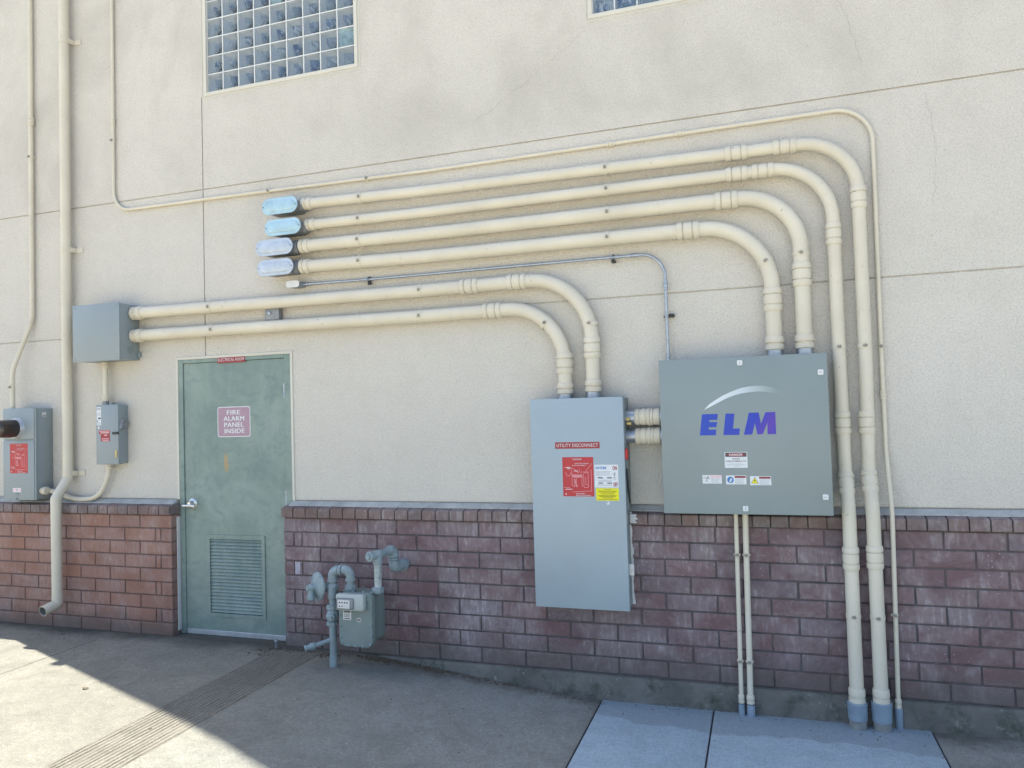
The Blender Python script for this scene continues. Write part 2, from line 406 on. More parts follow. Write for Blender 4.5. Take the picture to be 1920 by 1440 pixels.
# ------------------------------------------------------------------ building
YS = .085                      # stucco face; brick face is y = 0
GL = -.910
def gz(x):
    if x < .25: return GL
    if x > 2.0: return -1.068
    t = (x-.25)/1.75; return GL+(-1.068-GL)*(t*t*(3-2*t)*.35+t*.65)
WINS = [(-1.008, .338, 3.203, 4.60), (2.014, 3.36, 3.22, 4.60)]
DOOR = (-1.287, -.277, GL, 1.180)
bld = thing('building', 'two storey building wall of beige stucco scored by thin panel joints', 'building', (0, YS, GL))
XL, XR, ZT, ZLOW, XSTEP = -14., 16., 10.2, 2.0, -3.60
def wall():
    g = .0045
    xs = [XL, XSTEP, XR, -1.030-g, -1.030+g, DOOR[0], DOOR[1]]; zs = [-1.4, ZT, ZLOW, DOOR[3], 2.4825-g, 2.4825+g, 1.412-g, 1.412+g, .117]
    for w in WINS: xs += [w[0], w[1]]; zs += [w[2], w[3]]
    xs += [-8.5-g, -8.5+g, 8.5-g, 8.5+g]; zs += [5.2-g, 5.2+g, 8-g, 8+g]
    xs = sorted(set(xs)); zs = sorted(set(zs))
    # subdivide long cells a little so that the surface can undulate
    def dep(x, z):
        if x < XSTEP and z > ZLOW: return None
        for w in WINS:
            if w[0] < x < w[1] and w[2] < z < w[3]: return 9
        if DOOR[0] < x < DOOR[1] and z < DOOR[3]: return 9
        if z < .117: return YS+.012
        for q in (2.4825, 1.412, 5.2, 8):
            if abs(z-q) < g: return YS+.010
        if abs(x+1.030) < g and 1.18 < z < 3.2: return YS+.010
        if abs(abs(x)-8.5) < g: return YS+.010
        return YS
    v, f = [], []
    def quad(a, b, c, d): k = len(v); v.extend((a, b, c, d)); f.append((k, k+1, k+2, k+3))
    D = [[dep((xs[i]+xs[i+1])/2, (zs[j]+zs[j+1])/2) for j in range(len(zs)-1)] for i in range(len(xs)-1)]
    real = lambda d: (YS+.12 if d == 9 else d)
    for i in range(len(xs)-1):
        for j in range(len(zs)-1):
            d = D[i][j]
            if d is None: continue
            x0, x1, z0, z1 = xs[i], xs[i+1], zs[j], zs[j+1]
            if d != 9: quad((x0, d, z0), (x1, d, z0), (x1, d, z1), (x0, d, z1))
            if i+1 < len(xs)-1 and D[i+1][j] is not None and real(D[i+1][j]) != real(d):
                e = real(D[i+1][j]); d_ = real(d); quad((x1, d_, z0), (x1, e, z0), (x1, e, z1), (x1, d_, z1))
            if j+1 < len(zs)-1 and D[i][j+1] is not None and real(D[i][j+1]) != real(d):
                e = real(D[i][j+1]); d_ = real(d); quad((x0, d_, z1), (x1, d_, z1), (x1, e, z1), (x0, e, z1))
    return v, f
v, f = wall(); raw('stucco_wall', v, f, 'stucco', bld)
# body of the building behind the facade: unseen low wing left of a tall block, stepped to shape the ground shadow
bm = B()
box(bm, (XL, YS+.13, -1.4), (XSTEP, 12, ZLOW-.004)); box(bm, (XSTEP+.002, YS+.13, -1.4), (XR, 12, ZT-.004))
box(bm, (XSTEP+.001, YS+.0006, -1.4), (XSTEP+.25, YS+.129, ZT-.004)); box(bm, (XL, YS+.0006, ZLOW-.2), (XSTEP-.001, YS+.129, ZLOW-.005)); box(bm, (XSTEP+.252, YS+.0006, ZT-.2), (XR, YS+.129, ZT-.005))
obj('building_core', bm, 'stucco', bld, False)
bm = B()
box(bm, (XL, YS-.0006, ZLOW-.06), (XSTEP-.003, YS+.25, ZLOW+.001)); box(bm, (XSTEP-.002, YS-.03, ZT-.03), (XR, YS+.25, ZT+.05))
box(bm, (XSTEP-.085, YS-.03, 4.15), (XSTEP-.002, 8, 4.25))  # unseen ledge added to notch the shadow edge on the ground
obj('coping', bm, 'trim', bld, False)
# hairline cracks in the stucco
def wander(pts, amp, n=7):
    out = []
    for (a, b), (c, d) in zip(pts, pts[1:]):
        for k in range(n):
            t = k/n; out.append((a+(c-a)*t+random.uniform(-amp, amp), b+(d-b)*t+random.uniform(-amp, amp)))
    out.append(pts[-1]); return out
for pts in ([(3.33, 3.3), (3.43, 3.22), (3.52, 2.98), (3.60, 2.66)], [(1.20, 2.66), (1.55, 2.87), (2.0, 3.16)],
            [(-3.1, 2.72), (-2.95, 2.74), (-2.80, 2.78)], [(-2.28, 3.42), (-2.1, 3.52), (-1.9, 3.62)], [(3.92, 2.44), (3.95, 2.1), (3.93, 1.8)]):
    w = wander(pts, .012); bm = B()
    for (a, b), (c, d) in zip(w, w[1:]):
        n = Vector((c-a, d-b)).orthogonal().normalized()*random.uniform(.0003, .0009)
        q = [bm.verts.new((X, YS-.0012, Z)) for X, Z in ((a+n.x, b+n.y), (a-n.x, b-n.y), (c-n.x, d-n.y), (c+n.x, d+n.y))]
        bm.faces.new(q)
    obj('crack', bm, 'crack', bld, False)

# ------------------------------------------------------------------ brick wainscot
H, L = .1016, .2986
def brickwork(name, label, x0, x1, phase, closer, mat, rows, group_ends, loc):
    t = thing(name, label, 'brick wall', loc)
    v, f, tn = [], [], []
    def brick(a, b, z0, z1, tone, deep=.02, yj=0):
        c = .0035; j = lambda: random.uniform(-.0013, .0013)
        k = len(v); y = yj
        o = [(a+j(), y+c, z0+j()), (b+j(), y+c, z0+j()), (b+j(), y+c, z1+j()), (a+j(), y+c, z1+j())]
        e = [c+(random.uniform(.003, .009) if random.random() < .14 else 0) for _ in range(4)]
        i = [(a+e[0], y, z0+e[0]), (b-e[1], y, z0+e[1]), (b-e[2], y, z1-e[2]), (a+e[3], y, z1-e[3])]
        bk = [(p[0], deep, p[2]) for p in o]
        v.extend(i+o+bk)
        F = [(k, k+1, k+2, k+3)]
        for q in range(4):
            r = (q+1) % 4
            F += [(k+4+q, k+4+r, k+r, k+q), (k+8+q, k+8+r, k+4+r, k+4+q)]
        f.extend(F); tn.extend([tone]*len(F))
    g = .0048
    for r in range(rows):
        zt = -r*H-g; zb = -(r+1)*H+g
        off = phase+(0 if r % 2 == 0 else L/2)
        js = [off+L*k for k in range(-60, 60) if x0+.06 < off+L*k < x1-.06]
        if r % 2 == 1: js.append(closer); 
        js = sorted([x0]+js+[x1])
        for a, b in zip(js, js[1:]):
            deep = YS+.002 if (a == group_ends or b == group_ends) else .02
            a2 = a if a == x0 else a+g; b2 = b if b == x1 else b-g
            brick(a2, b2, zb, zt, random.random(), deep, random.uniform(-.0012, .0012))
    raw('brick_courses', v, f, mat, t, tn)
    # rowlock cap: sloped bricks on edge
    v, f, tn = [], [], []
    n = int(round((x1-x0)/(L/3))); w = (x1-x0+.012)/n
    for k in range(n):
        a = x0-.006+k*w+.004; b = a+w-.008; tone = random.random(); dy = random.uniform(-.0025, .002); dz = random.uniform(-.0015, .0015)
        pr = [(-.020+dy, .004), (-.024+dy, .008), (-.024+dy, .063+dz), (-.018+dy, .068+dz), (.040, .080+dz), (YS+.002, .083), (YS+.002, .004)]
        c = .003; q = len(v)
        pin = pr
        v.extend([(a, y, z) for y, z in pin]); v.extend([(b, y, z) for y, z in pin]); m = len(pr)
        F = [tuple(q+i for i in range(m))[::-1], tuple(q+m+i for i in range(m))]
        for i in range(m): F.append((q+i, q+(i+1) % m, q+m+(i+1) % m, q+m+i))
        f.extend(F); tn.extend([tone]*len(F))
    raw('rowlock_cap', v, f, 'cap', t, tn)
    bm = B()
    box(bm, (x0+.006, .007, -rows*H-.06), (x1-.006, YS+.001, .004))
    e = [(x0+.006, -.012), ]
    a = [(-.012, .0045), (-.012, .060), (.040, .073), (YS+.001, .076), (YS+.001, .0045)]
    A = [bm.verts.new((x0+.004, y, z)) for y, z in a]; C = [bm.verts.new((x1-.004, y, z)) for y, z in a]
    bm.faces.new(A); bm.faces.new(C[::-1])
    for i in range(5): bm.faces.new((A[i], A[(i+1) % 5], C[(i+1) % 5], C[i]))
    obj('mortar', bm, 'mortarL' if mat == 'brickL' else 'mortar', t, False)
    return t
bl = brickwork('brick_wall', 'reddish brick wainscot left of the green door, behind the downspout', -8.0, -1.299, -2.7946, -1.400, 'brickL', 9, -1.299, (-3, 0, GL))
br = brickwork('brick_wall', 'long dark purplish brick wainscot right of the green door', -.2976, 9.0, 0., -.2155, 'brickR', 9, -.2976, (2, 0, -1.07))
def flashing(x0, x1, parent):
    bm = B(); a = [(.026, .0785), (.027, .0835), (.079, .109), (YS+.011, .109), (YS+.011, .0785)]
    xs = [x0+(x1-x0)*k/40 for k in range(41)]; R = []
    for x in xs:
        j = random.uniform(-.0012, .0012); R.append([bm.verts.new((x, y, z+j)) for y, z in a])
    for p, q in zip(R, R[1:]):
        for i in range(5): bm.faces.new((p[i], p[(i+1) % 5], q[(i+1) % 5], q[i]))
    bm.faces.new(R[0]); bm.faces.new(R[-1][::-1])
    obj('sill_flashing', bm, 'flash', parent, False)
flashing(-8, -1.305, bl); flashing(-.272, 9, br)
bm = B(); box(bm, (-1.2975, .052, -.88), (-1.2905, YS+.004, -.02), .002); obj('caulk_bead', bm, 'caulk', bl)
# white washed closer bricks and lime splashes on the wall by the door
bm = B()
box(bm, (-.209, -.0022, -4*H+.007), (-.166, .004, -3*H-.007), .002); obj('whitened_brick', bm, 'limed', br)['label'] = 'narrow brick smeared with white paint'
# footing
bm = B(); xs = [.45+(9-.45)*k/120 for k in range(121)]; R = []
for x in xs:
    j = random.uniform(-.004, .004); zt = -9*H-.004
    R.append([bm.verts.new(p) for p in ((x, .01, zt), (x, -.012+j, zt-.003), (x, -.022+j, zt-.02+j), (x, -.030+j, zt-.10), (x, -.045+j, -1.12), (x, .01, -1.12))])
for p, q in zip(R, R[1:]):
    for i in range(6): bm.faces.new((p[i], p[(i+1) % 6], q[(i+1) % 6], q[i]))
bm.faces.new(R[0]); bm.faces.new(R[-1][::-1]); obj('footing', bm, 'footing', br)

# ------------------------------------------------------------------ ground
def sheet(name, xs, ys, mat, dz=0., extra=None):
    v = [(x, y, gz(x)+dz+(extra(x, y) if extra else 0)) for x in xs for y in ys]; n = len(ys)
    f = [(i*n+j, (i+1)*n+j, (i+1)*n+j+1, i*n+j+1) for i in range(len(xs)-1) for j in range(n-1)]
    return struct(raw(name, v, f, mat, None, None, True))
xs = [-60, -30, -12, -8, -5] + [-4+.1*k for k in range(90)] + [6, 8, 12, 30, 60]
ys = [-60, -30, -15, -8, -5, -4] + [-3+.1*k for k in range(31)] + [.13]
NEW = (1.985, 3.775)
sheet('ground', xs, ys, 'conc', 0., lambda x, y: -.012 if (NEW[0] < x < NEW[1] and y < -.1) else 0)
def slab(name, x0, x1, y0, y1, mat):
    bm = B(); box(bm, (x0, y0, -1.10), (x1, y1, -1.068+.006), .004, 2); return struct(obj(name, bm, mat))
slab('pavement', 1.989, 2.641, -4, -.03, 'concnew'); slab('pavement', 2.650, 3.771, -4, -.03, 'concnew')
bm = B(); box(bm, (1.979, -4, -1.09), (1.9885, -.03, -1.0655)); box(bm, (2.6415, -4, -1.09), (2.6495, -.03, -1.0655)); box(bm, (3.7715, -4, -1.09), (3.779, -.03, -1.0665))
box(bm, (-1.824, -6, GL-.02), (-1.818, -.2, GL+.0006))
struct(obj('pavement_joint', bm, 'dark', None, False))
# ribbed drainage strip tooled into the concrete
v, f = [], []; nr = 13; x0, x1 = -.335, .045; w = (x1-x0)/nr
prof = []
for k in range(nr):
    a = x0+k*w; prof += [(a, .0012), (a+w*.16, .0052), (a+w*.70, .0052), (a+w*.84, .0012)]
prof.append((x1, .0012))
ysr = [-.10-.08*k for k in range(60)]
for y in ysr:
    for x, h in prof: v.append((x+.0015*math.sin(y*9+x*40), y, GL+h+random.uniform(-.001, .001)))
n = len(prof)
f = [(i*n+j, i*n+j+1, (i+1)*n+j+1, (i+1)*n+j) for i in range(len(ysr)-1) for j in range(n-1)]
struct(raw('ribbed_strip', v, f, 'rib'))
# threshold slab under the door
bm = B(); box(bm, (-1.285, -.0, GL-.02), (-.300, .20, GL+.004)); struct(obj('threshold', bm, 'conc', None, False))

# ------------------------------------------------------------------ glass block windows
def window(w, label, rows):
    x0, x1, z0, z1 = w
    t = thing('glass_block_window', label, 'window', ((x0+x1)/2, YS, z0))
    bm = B(); a = .028
    for A, Bq in (((x0, z0), (x1, z0+a)), ((x0, z0+a), (x0+a, z1)), ((x1-a, z0+a), (x1, z1))):
        box(bm, (A[0], YS-.006, A[1]), (Bq[0], YS+.10, Bq[1]), .002)
    obj('frame', bm, 'trim', t, False)
    bm = B()
    for q in ((x0-.017, z0-.017, x1+.017, z0-.011), (x0-.017, z0-.011, x0-.011, z1), (x1+.011, z0-.011, x1+.017, z1)):
        box(bm, (q[0], YS-.003, q[1]), (q[2], YS+.002, q[3]))
    obj('casing_bead', bm, 'trim', t, False)
    ix0, ix1, iz0 = x0+a, x1-a, z0+a; nc = 9; p = (ix1-ix0)/nc; g = .0045
    grid, side, back, pane, tint = B(), B(), B(), B(), B()
    for i in range(nc+1): box(grid, (ix0+i*p-g, YS+.012, iz0), (ix0+i*p+g, YS+.09, z1))
    for j in range(rows+1):
        for i in range(nc): box(grid, (ix0+i*p+g, YS+.0135, iz0+j*p-g), (ix0+(i+1)*p-g, YS+.09, iz0+j*p+g))
    obj('grout_grid', grid, 'grout', t, False)
    for i in range(nc):
        for j in range(rows):
            a0, a1 = ix0+i*p+g, ix0+(i+1)*p-g; b0, b1 = iz0+j*p+g, iz0+(j+1)*p-g
            y0, y1 = YS+.022, YS+.078; c = .017
            q = [side.verts.new(s) for s in ((a0, y0, b0), (a1, y0, b0), (a1, y0, b1), (a0, y0, b1), (a0+c, y1, b0+c), (a1-c, y1, b0+c), (a1-c, y1, b1-c), (a0+c, y1, b1-c))]
            for k in range(4): side.faces.new((q[k], q[(k+1) % 4], q[4+(k+1) % 4], q[4+k]))
            if (i, j) in ((8, 1), (4, 4)): box(tint, (a0+.002, y0+.004, b0+.002), (a1-.002, y0+.010, b1-.002))
            u = [back.verts.new(s) for s in ((a0+c, y1-.001, b0+c), (a1-c, y1-.001, b0+c), (a1-c, y1-.001, b1-c), (a0+c, y1-.001, b1-c))]; back.faces.new(u)
            box(pane, (a0, YS+.015, b0), (a1, YS+.021, b1), .0025, 2)
    obj('block_edge', side, 'blockside', t, False); obj('block_back', back, 'blockback', t, False); obj('glass_pane', pane, 'glass', t); obj('replaced_block', tint, 'tealb', t, False)
window(WINS[0], 'glass block window high on the wall above the green door', 10)
window(WINS[1], 'glass block window at the top edge, above the middle of the long conduits', 10)

# ------------------------------------------------------------------ door
d = thing('steel_door', 'weathered green steel door with a louvre in its lower half', 'door', (-.78, .1, GL))
dx0, dx1, dz1 = -1.243, -.335, 1.149; FY, LY = .082, .092
bm = B()
box(bm, (DOOR[0], FY, GL+.004), (dx0-.003, .2, DOOR[3]), .003); box(bm, (dx1+.003, FY, GL+.004), (DOOR[1], .2, DOOR[3]), .003)
box(bm, (dx0-.003, FY, dz1+.003), (dx1+.003, .2, DOOR[3]), .003)
obj('door_frame', bm, 'door', d)
bm = B(); 
for q in ((DOOR[0]-.022, GL+1.02, DOOR[0]-.001, DOOR[3]+.022), (DOOR[1]+.001, GL+1.02, DOOR[1]+.022, DOOR[3]+.022), (DOOR[0]-.001, DOOR[3]+.001, DOOR[1]+.001, DOOR[3]+.022)):
    box(bm, (q[0], YS-.008, q[1]), (q[2], YS+.01, q[3]), .002)
obj('casing', bm, 'trim', d, False)
LX0, LX1, LZ0, LZ1 = -1.020, -.556, -.738, -.184
leaf = B()
for a, b in (((dx0, -.872), (LX0, dz1)), ((LX1, -.872), (dx1, dz1)), ((LX0, -.872), (LX1, LZ0)), ((LX0, LZ1), (LX1, dz1))):
    box(leaf, (a[0], LY, a[1]), (b[0], LY+.044, b[1]))
bmesh.ops.remove_doubles(leaf, verts=leaf.verts, dist=1e-5)
lf = obj('door_leaf', leaf, 'door', d, False)
bm = B()
for a, b in (((-1.049, -.763), (-.527, LZ0)), ((-1.049, LZ1), (-.527, -.153)), ((-1.049, LZ0), (LX0, LZ1)), ((LX1, LZ0), (-.527, LZ1))):
    box(bm, (a[0], LY-.007, a[1]), (b[0], LY-.0005, b[1]))
obj('louvre_frame', bm, 'door', lf, False)
bm = B(); ns = 22; ph = (LZ1-LZ0)/ns
for k in range(ns):
    z = LZ0+k*ph
    q = [(LX0+.001, LY-.003, z+.0055), (LX1-.001, LY-.003, z+.0055), (LX1-.001, LY+.009, z+ph*.98), (LX0+.001, LY+.009, z+ph*.98)]
    q2 = [(x, y+.002, zz+.0025) for x, y, zz in q]
    A = [bm.verts.new(s) for s in q]; C = [bm.verts.new(s) for s in q2]
    bm.faces.new(A); bm.faces.new(C[::-1])
    for i in range(4): bm.faces.new((A[i], C[i], C[(i+1) % 4], A[(i+1) % 4]))
obj('louvre_slats', bm, 'door', lf, False)
bm = B(); box(bm, (LX0, LY+.034, LZ0), (LX1, LY+.04, LZ1)); obj('louvre_backing', bm, 'dark', lf, False)
bm = B(); box(bm, (dx0+.004, LY-.009, -.905), (dx1-.002, LY-.001, -.868), .002)
for k in range(7): lathe(bm, (dx0+.06+k*.135, LY-.009, -.882), (0, -1, 0), [(0, .004), (.002, .003)], 8)
obj('door_sweep', bm, 'alum', lf)
bm = B(); lathe(bm, (-1.171, LY, .078), (0, -1, 0), [(0, .041), (.008, .040), (.012, .034), (.016, .024), (.03, .020), (.045, .016)], 28)
obj('lever_rose', bm, 'steel', lf)
bm = B(); tube(bm, fillet([(-1.108, LY-.055, .066), (-1.175, LY-.055, .068), (-1.226, LY-.052, .066), (-1.236, LY-.03, .066)], .012), .010, 12)
lathe(bm, (-1.171, LY-.02, .075), (0, -1, 0), [(0, .016), (.03, .015)], 16)
obj('lever_handle', bm, 'steel', lf)
for z in (.860, .077, -.72):
    bm = B(); lathe(bm, (dx1+.0015, LY-.006, z), (0, 0, 1), [(0, .0065), (.034, .0065), (.035, .006), (.036, .0065), (.069, .0065), (.070, .006), (.071, .0065), (.105, .0065)], 12)
    obj('hinge', bm, 'galv', d)
# brush seal end, door stop
ds = B(); lathe(ds, (-.335, -.06, GL), (0, 0, 1), [(0, .012), (.045, .011), (.05, .014), (.06, .013), (.062, .004)], 14)
tag(obj('door_stop', ds, 'galv'), 'small metal door stop on the concrete below the green door', 'door stop')

# signs
def sign(name, label, x0, x1, z0, z1, y, face, r, border=None):
    t = thing(name, label, 'sign', ((x0+x1)/2, y, z0))
    if border:
        p = plate('sign_border', x0, x1, z0, z1, y, 'white', t, r, .0015)
        p2 = plate('sign_face', x0+border, x1-border, z0+border, z1-border, y-.0006, face, t, r*.8, .0006); return t, p2, y-.0011
    p = plate('sign_face', x0, x1, z0, z1, y, face, t, r, .0015); return t, p, y-.0005
t, p, yy = sign('door_sign', 'faded red square sign reading FIRE ALARM PANEL INSIDE on the green door', -.933, -.637, .580, .808, LY-.002, 'mauve', .02, .006)
for i, (s, a, b) in enumerate((('FIRE', -.845, -.728), ('ALARM', -.876, -.692), ('PANEL', -.870, -.696), ('INSIDE', -.868, -.690))):
    z = .748-i*.0465; text(s, a, b, z, z+.034, yy, 'white', p, .03)
t, p, yy = sign('name_plate', 'thin red ELECTRICAL ROOM plate on the head of the green door frame', -.918, -.668, 1.139, 1.186, FY-.002, 'darkred', 0)
text('ELECTRICAL ROOM', -.910, -.678, 1.152, 1.174, yy, 'white', p, .0)

# ------------------------------------------------------------------ conduit fittings
def coupling(c, ax, r, parent, mat='cream', ln=.125, k=1.0):
    h = ln/2; bm = B(); n = 1.165*k
    lathe(bm, c, ax, [(-h, r*1.0), (-h, r*1.10), (-h*.92, r*n), (-h*.58, r*(n+.035)), (-h*.50, r*(n+.02)), (-h*.47, r*1.03), (-h*.41, r*1.03), (-h*.38, r*n*.985),
                      (0, r*(n+.01)), (h*.38, r*n*.985), (h*.41, r*1.03), (h*.47, r*1.03), (h*.50, r*(n+.02)), (h*.58, r*(n+.035)), (h*.92, r*n), (h, r*1.10), (h, r*1.0)], 26)
    for v in bm.verts: v.co += Vector(noise.noise_vector(v.co*55))*r*.035
    return obj('coupling', bm, mat, parent)
def connector(c, ax, r, parent, mat='cream', ln=.075):
    k = 1.0 if r > .03 else 1.14
    """compression connector starting at c and running along ax towards the box"""
    bm = B(); n = 1.165*k
    lathe(bm, c, ax, [(0, r*1.0), (0, r*1.1), (ln*.06, r*n), (ln*.40, r*(n+.035)), (ln*.46, r*(n+.02)), (ln*.49, r*1.03), (ln*.56, r*1.03), (ln*.60, r*n), (ln*.94, r*(n+.02)), (ln, r*1.08)], 26)
    for v in bm.verts: v.co += Vector(noise.noise_vector(v.co*55))*r*.03
    return obj('connector', bm, mat, parent)
def clamp(c, ax, r, parent, mat='cream', bolt=Vector((0, -1, 0)), back=YS, w=.022):
    bm = B(); c = Vector(c); ax = Vector(ax).normalized()
    lathe(bm, c, ax, [(-w/2, r*1.0), (-w/2, r+.0028), (w/2, r+.0028), (w/2, r*1.0)], 24, caps=False)
    side = ax.cross(bolt).normalized()
    # standoff leg back to the wall
    L_ = back-c.y
    if r < .022 and mat == 'cream':
        e = Vector((.0015, .0015, .0015))+Vector([abs(q) for q in side])*(r+.005)+Vector([abs(q) for q in ax])*.004; box(bm, c-e+Vector((0, r*.5, 0)), c+e+Vector((0, r*.5, 0)), .0005)
    if r+.004 < L_ < .075:
        a = Vector((c.x-min(.014, r*.7), c.y+r*.9, c.z-min(.014, r*.7))); b = Vector((c.x+min(.014, r*.7), back-.0005, c.z+min(.014, r*.7))); box(bm, a, b, .001)
    o = obj('clamp', bm, mat, parent)
    bm = B(); p = c+bolt*(r+.004)
    for s in (-1, 1):
        q = p+side*s*.004; e = Vector((.0016, .0016, .0016))+Vector([abs(k) for k in ax])*.007+Vector((0, .006, 0))
        box(bm, q-e, q+e)
    lathe(bm, p+bolt*.004-side*.018, side, [(.004, .0042), (.009, .0042), (.009, .0022), (.024, .0022), (.024, .004), (.028, .004)], 8)
    b_ = obj('bolt', bm, 'boltp' if mat == 'cream' else 'galv', o)
    return o
def pipe(pts, rads, r, parent, mat='cream', seg=26, n=18, name='pipe'):
    bm = B(); tube(bm, fillet(pts, rads, n), r, seg); return obj(name, bm, mat, parent)

# condulets with zinc covers
def condulet(x0, x1, zc, r, parent, yc=.02, tint='zinc', hgt=.132):
    h = hgt/2; bm = B()
    st = lambda a, b, hh: rrect(a, zc-hh, b, zc+hh, hh-.0005, 10)
    layers = [(YS+.004, .018), (.02, .012), (-.03, .010), (-.058, .004), (-.060, .004)]
    R = []
    for y, ins in layers: R.append([bm.verts.new((x, y, z)) for x, z in st(x0+ins, x1-ins, h-ins)])
    for A, C in zip(R, R[1:]):
        for k in range(len(A)): bm.faces.new((A[k], A[(k+1) % len(A)], C[(k+1) % len(A)], C[k]))
    bm.faces.new(R[0]); bm.faces.new(R[-1][::-1])
    lathe(bm, (x1-.05, yc, zc), (1, 0, 0), [(0, r*1.1), (.05, r*1.14), (.058, r*1.14)], 20)
    body = obj('conduit_body', bm, 'cast', parent)
    bm = B(); R = []
    for y, ins in ((-.060, 0), (-.0645, 0), (-.066, .002), (-.066, .020), (-.0715, .026), (-.0725, .030)):
        R.append([bm.verts.new((x, y, z)) for x, z in st(x0+ins, x1-ins, h-ins)])
    for A, C in zip(R, R[1:]):
        for k in range(len(A)): bm.faces.new((A[k], A[(k+1) % len(A)], C[(k+1) % len(A)], C[k]))
    bm.faces.new(R[0]); bm.faces.new(R[-1][::-1]); obj('cover', bm, tint, body)
    for x in (x0+.013, x1-.013):
        bm = B(); lathe(bm, (x, -.066, zc), (0, -1, 0), [(0, .005), (.003, .0045)], 10); obj('screw', bm, 'cast', body)

GRP = 'thick cream conduits bending down the wall'
R25, R3 = .0365, .0445
Y = .02
def stubup(x, y, r, parent, top, z0):
    bm = B(); R = r*1.36
    lathe(bm, (x, y, z0), (0, 0, 1), [(0, R*.90), (.055, R*.90), (.057, R*1.0), (.13, R*1.03), (.132, R*1.03), (.140, R*1.05), (top-z0-.004, R*1.04), (top-z0, R*.98)], 28)
    for v in bm.verts: v.co += Vector(noise.noise_vector(v.co*20))*.0012
    o = obj('pvc_adapter', bm, 'pvc', parent)
    bm = B(); lathe(bm, (x, y, z0-.01), (0, 0, 1), [(0, R*.93), (.066, R*.925)], 28); obj('dusty_stub', bm, 'stub', o)
# run 1 (outermost)
c1 = thing('conduit_run', 'outermost thick cream conduit, topmost of the four with oval covers, down to the pavement', 'conduit', (3.53, -.07, -1.068), GRP)
pipe([(-.08, Y, 2.246), (.784, Y, 2.228), (2.9, Y, 2.208), (3.541, Y, 2.209), (3.541, Y, .9), (3.531, Y, .33), (3.531, -.07, .12), (3.531, -.07, -.925)], {3: .30, 5: .25, 6: .25}, R25, c1)
condulet(-.387, -.090, 2.231, R25, c1, hgt=.118); connector((-.022, Y, 2.244), (-1, 0, .02), R25, c1)
for x in (2.891, 3.162): coupling((x, Y, 2.208), (1, 0, 0), R25, c1)
coupling((3.541, Y, 1.866), (0, 0, 1), R25, c1); coupling((3.532, Y, .597), (0, 0, 1), R25, c1)
coupling((3.531, -.002, .268), (0, -.20, -.5), R25, c1); coupling((3.531, -.07, -.136), (0, 0, 1), R25, c1)
connector((3.531, -.07, -.845), (0, 0, -1), R25, c1, ln=.085)
for x, z in ((.374, 2.236), (2.108, 2.215)): clamp((x, Y, z), (1, 0, 0), R25, c1)
clamp((3.539, Y, 1.025), (0, 0, 1), R25, c1); clamp((3.531, -.07, -.46), (0, 0, 1), R25, c1, back=.0)
stubup(3.531, -.07, R25, c1, -.915, -1.075)
# run 2
c2 = thing('conduit_run', 'thick cream conduit with two couplings close together, second of the four with oval covers', 'conduit', (3.41, -.07, -1.068), GRP)
pipe([(-.02, Y, 2.090), (.78, Y, 2.080), (3.0, Y, 2.083), (3.404, Y, 2.083), (3.406, Y, .9), (3.410, Y, .33), (3.411, -.07, .12), (3.411, -.07, -.93)], {3: .32, 5: .25, 6: .25}, R25, c2)
condulet(-.367, -.066, 2.076, R25, c2, hgt=.118); connector((.005, Y, 2.09), (-1, 0, .01), R25, c2)
for x in (2.889, 3.036): coupling((x, Y, 2.083), (1, 0, 0), R25, c2, ln=.122)
coupling((3.404, Y, 1.671), (0, 0, 1), R25, c2); coupling((3.408, Y, .597), (0, 0, 1), R25, c2)
coupling((3.410, -.006, .256), (0, -.20, -.5), R25, c2); coupling((3.411, -.07, -.146), (0, 0, 1), R25, c2)
connector((3.411, -.07, -.852), (0, 0, -1), R25, c2, ln=.085)
for x, z in ((.362, 2.086), (2.111, 2.082)): clamp((x, Y, z), (1, 0, 0), R25, c2)
clamp((3.406, Y, 1.025), (0, 0, 1), R25, c2); clamp((3.411, -.07, -.46), (0, 0, 1), R25, c2, back=.0)
stubup(3.411, -.07, R25, c2, -.925, -1.075)
# run 3
c3 = thing('conduit_run', 'third of the four thick cream conduits with oval covers, into the ELM cabinet', 'conduit', (3.226, Y, .985), GRP)
pipe([(-.09, Y, 1.942), (.776, Y, 1.932), (2.9, Y, 1.934), (3.226, Y, 1.934), (3.226, Y, 1.03)], {3: .325}, R3, c3)
condulet(-.448, -.136, 1.937, R3, c3, tint='zinc2', hgt=.118); connector((-.046, Y, 1.941), (-1, 0, .01), R3, c3)
coupling((2.825, Y, 1.933), (1, 0, 0), R3, c3, ln=.13); coupling((3.226, Y, 1.453), (0, 0, 1), R3, c3, ln=.135)
clamp((.358, Y, 1.937), (1, 0, 0), R3, c3); clamp((2.113, Y, 1.933), (1, 0, 0), R3, c3); clamp((3.226, Y, 1.575), (0, 0, 1), R3, c3)
connector((3.226, Y, 1.105), (0, 0, -1), R3, c3, ln=.08)
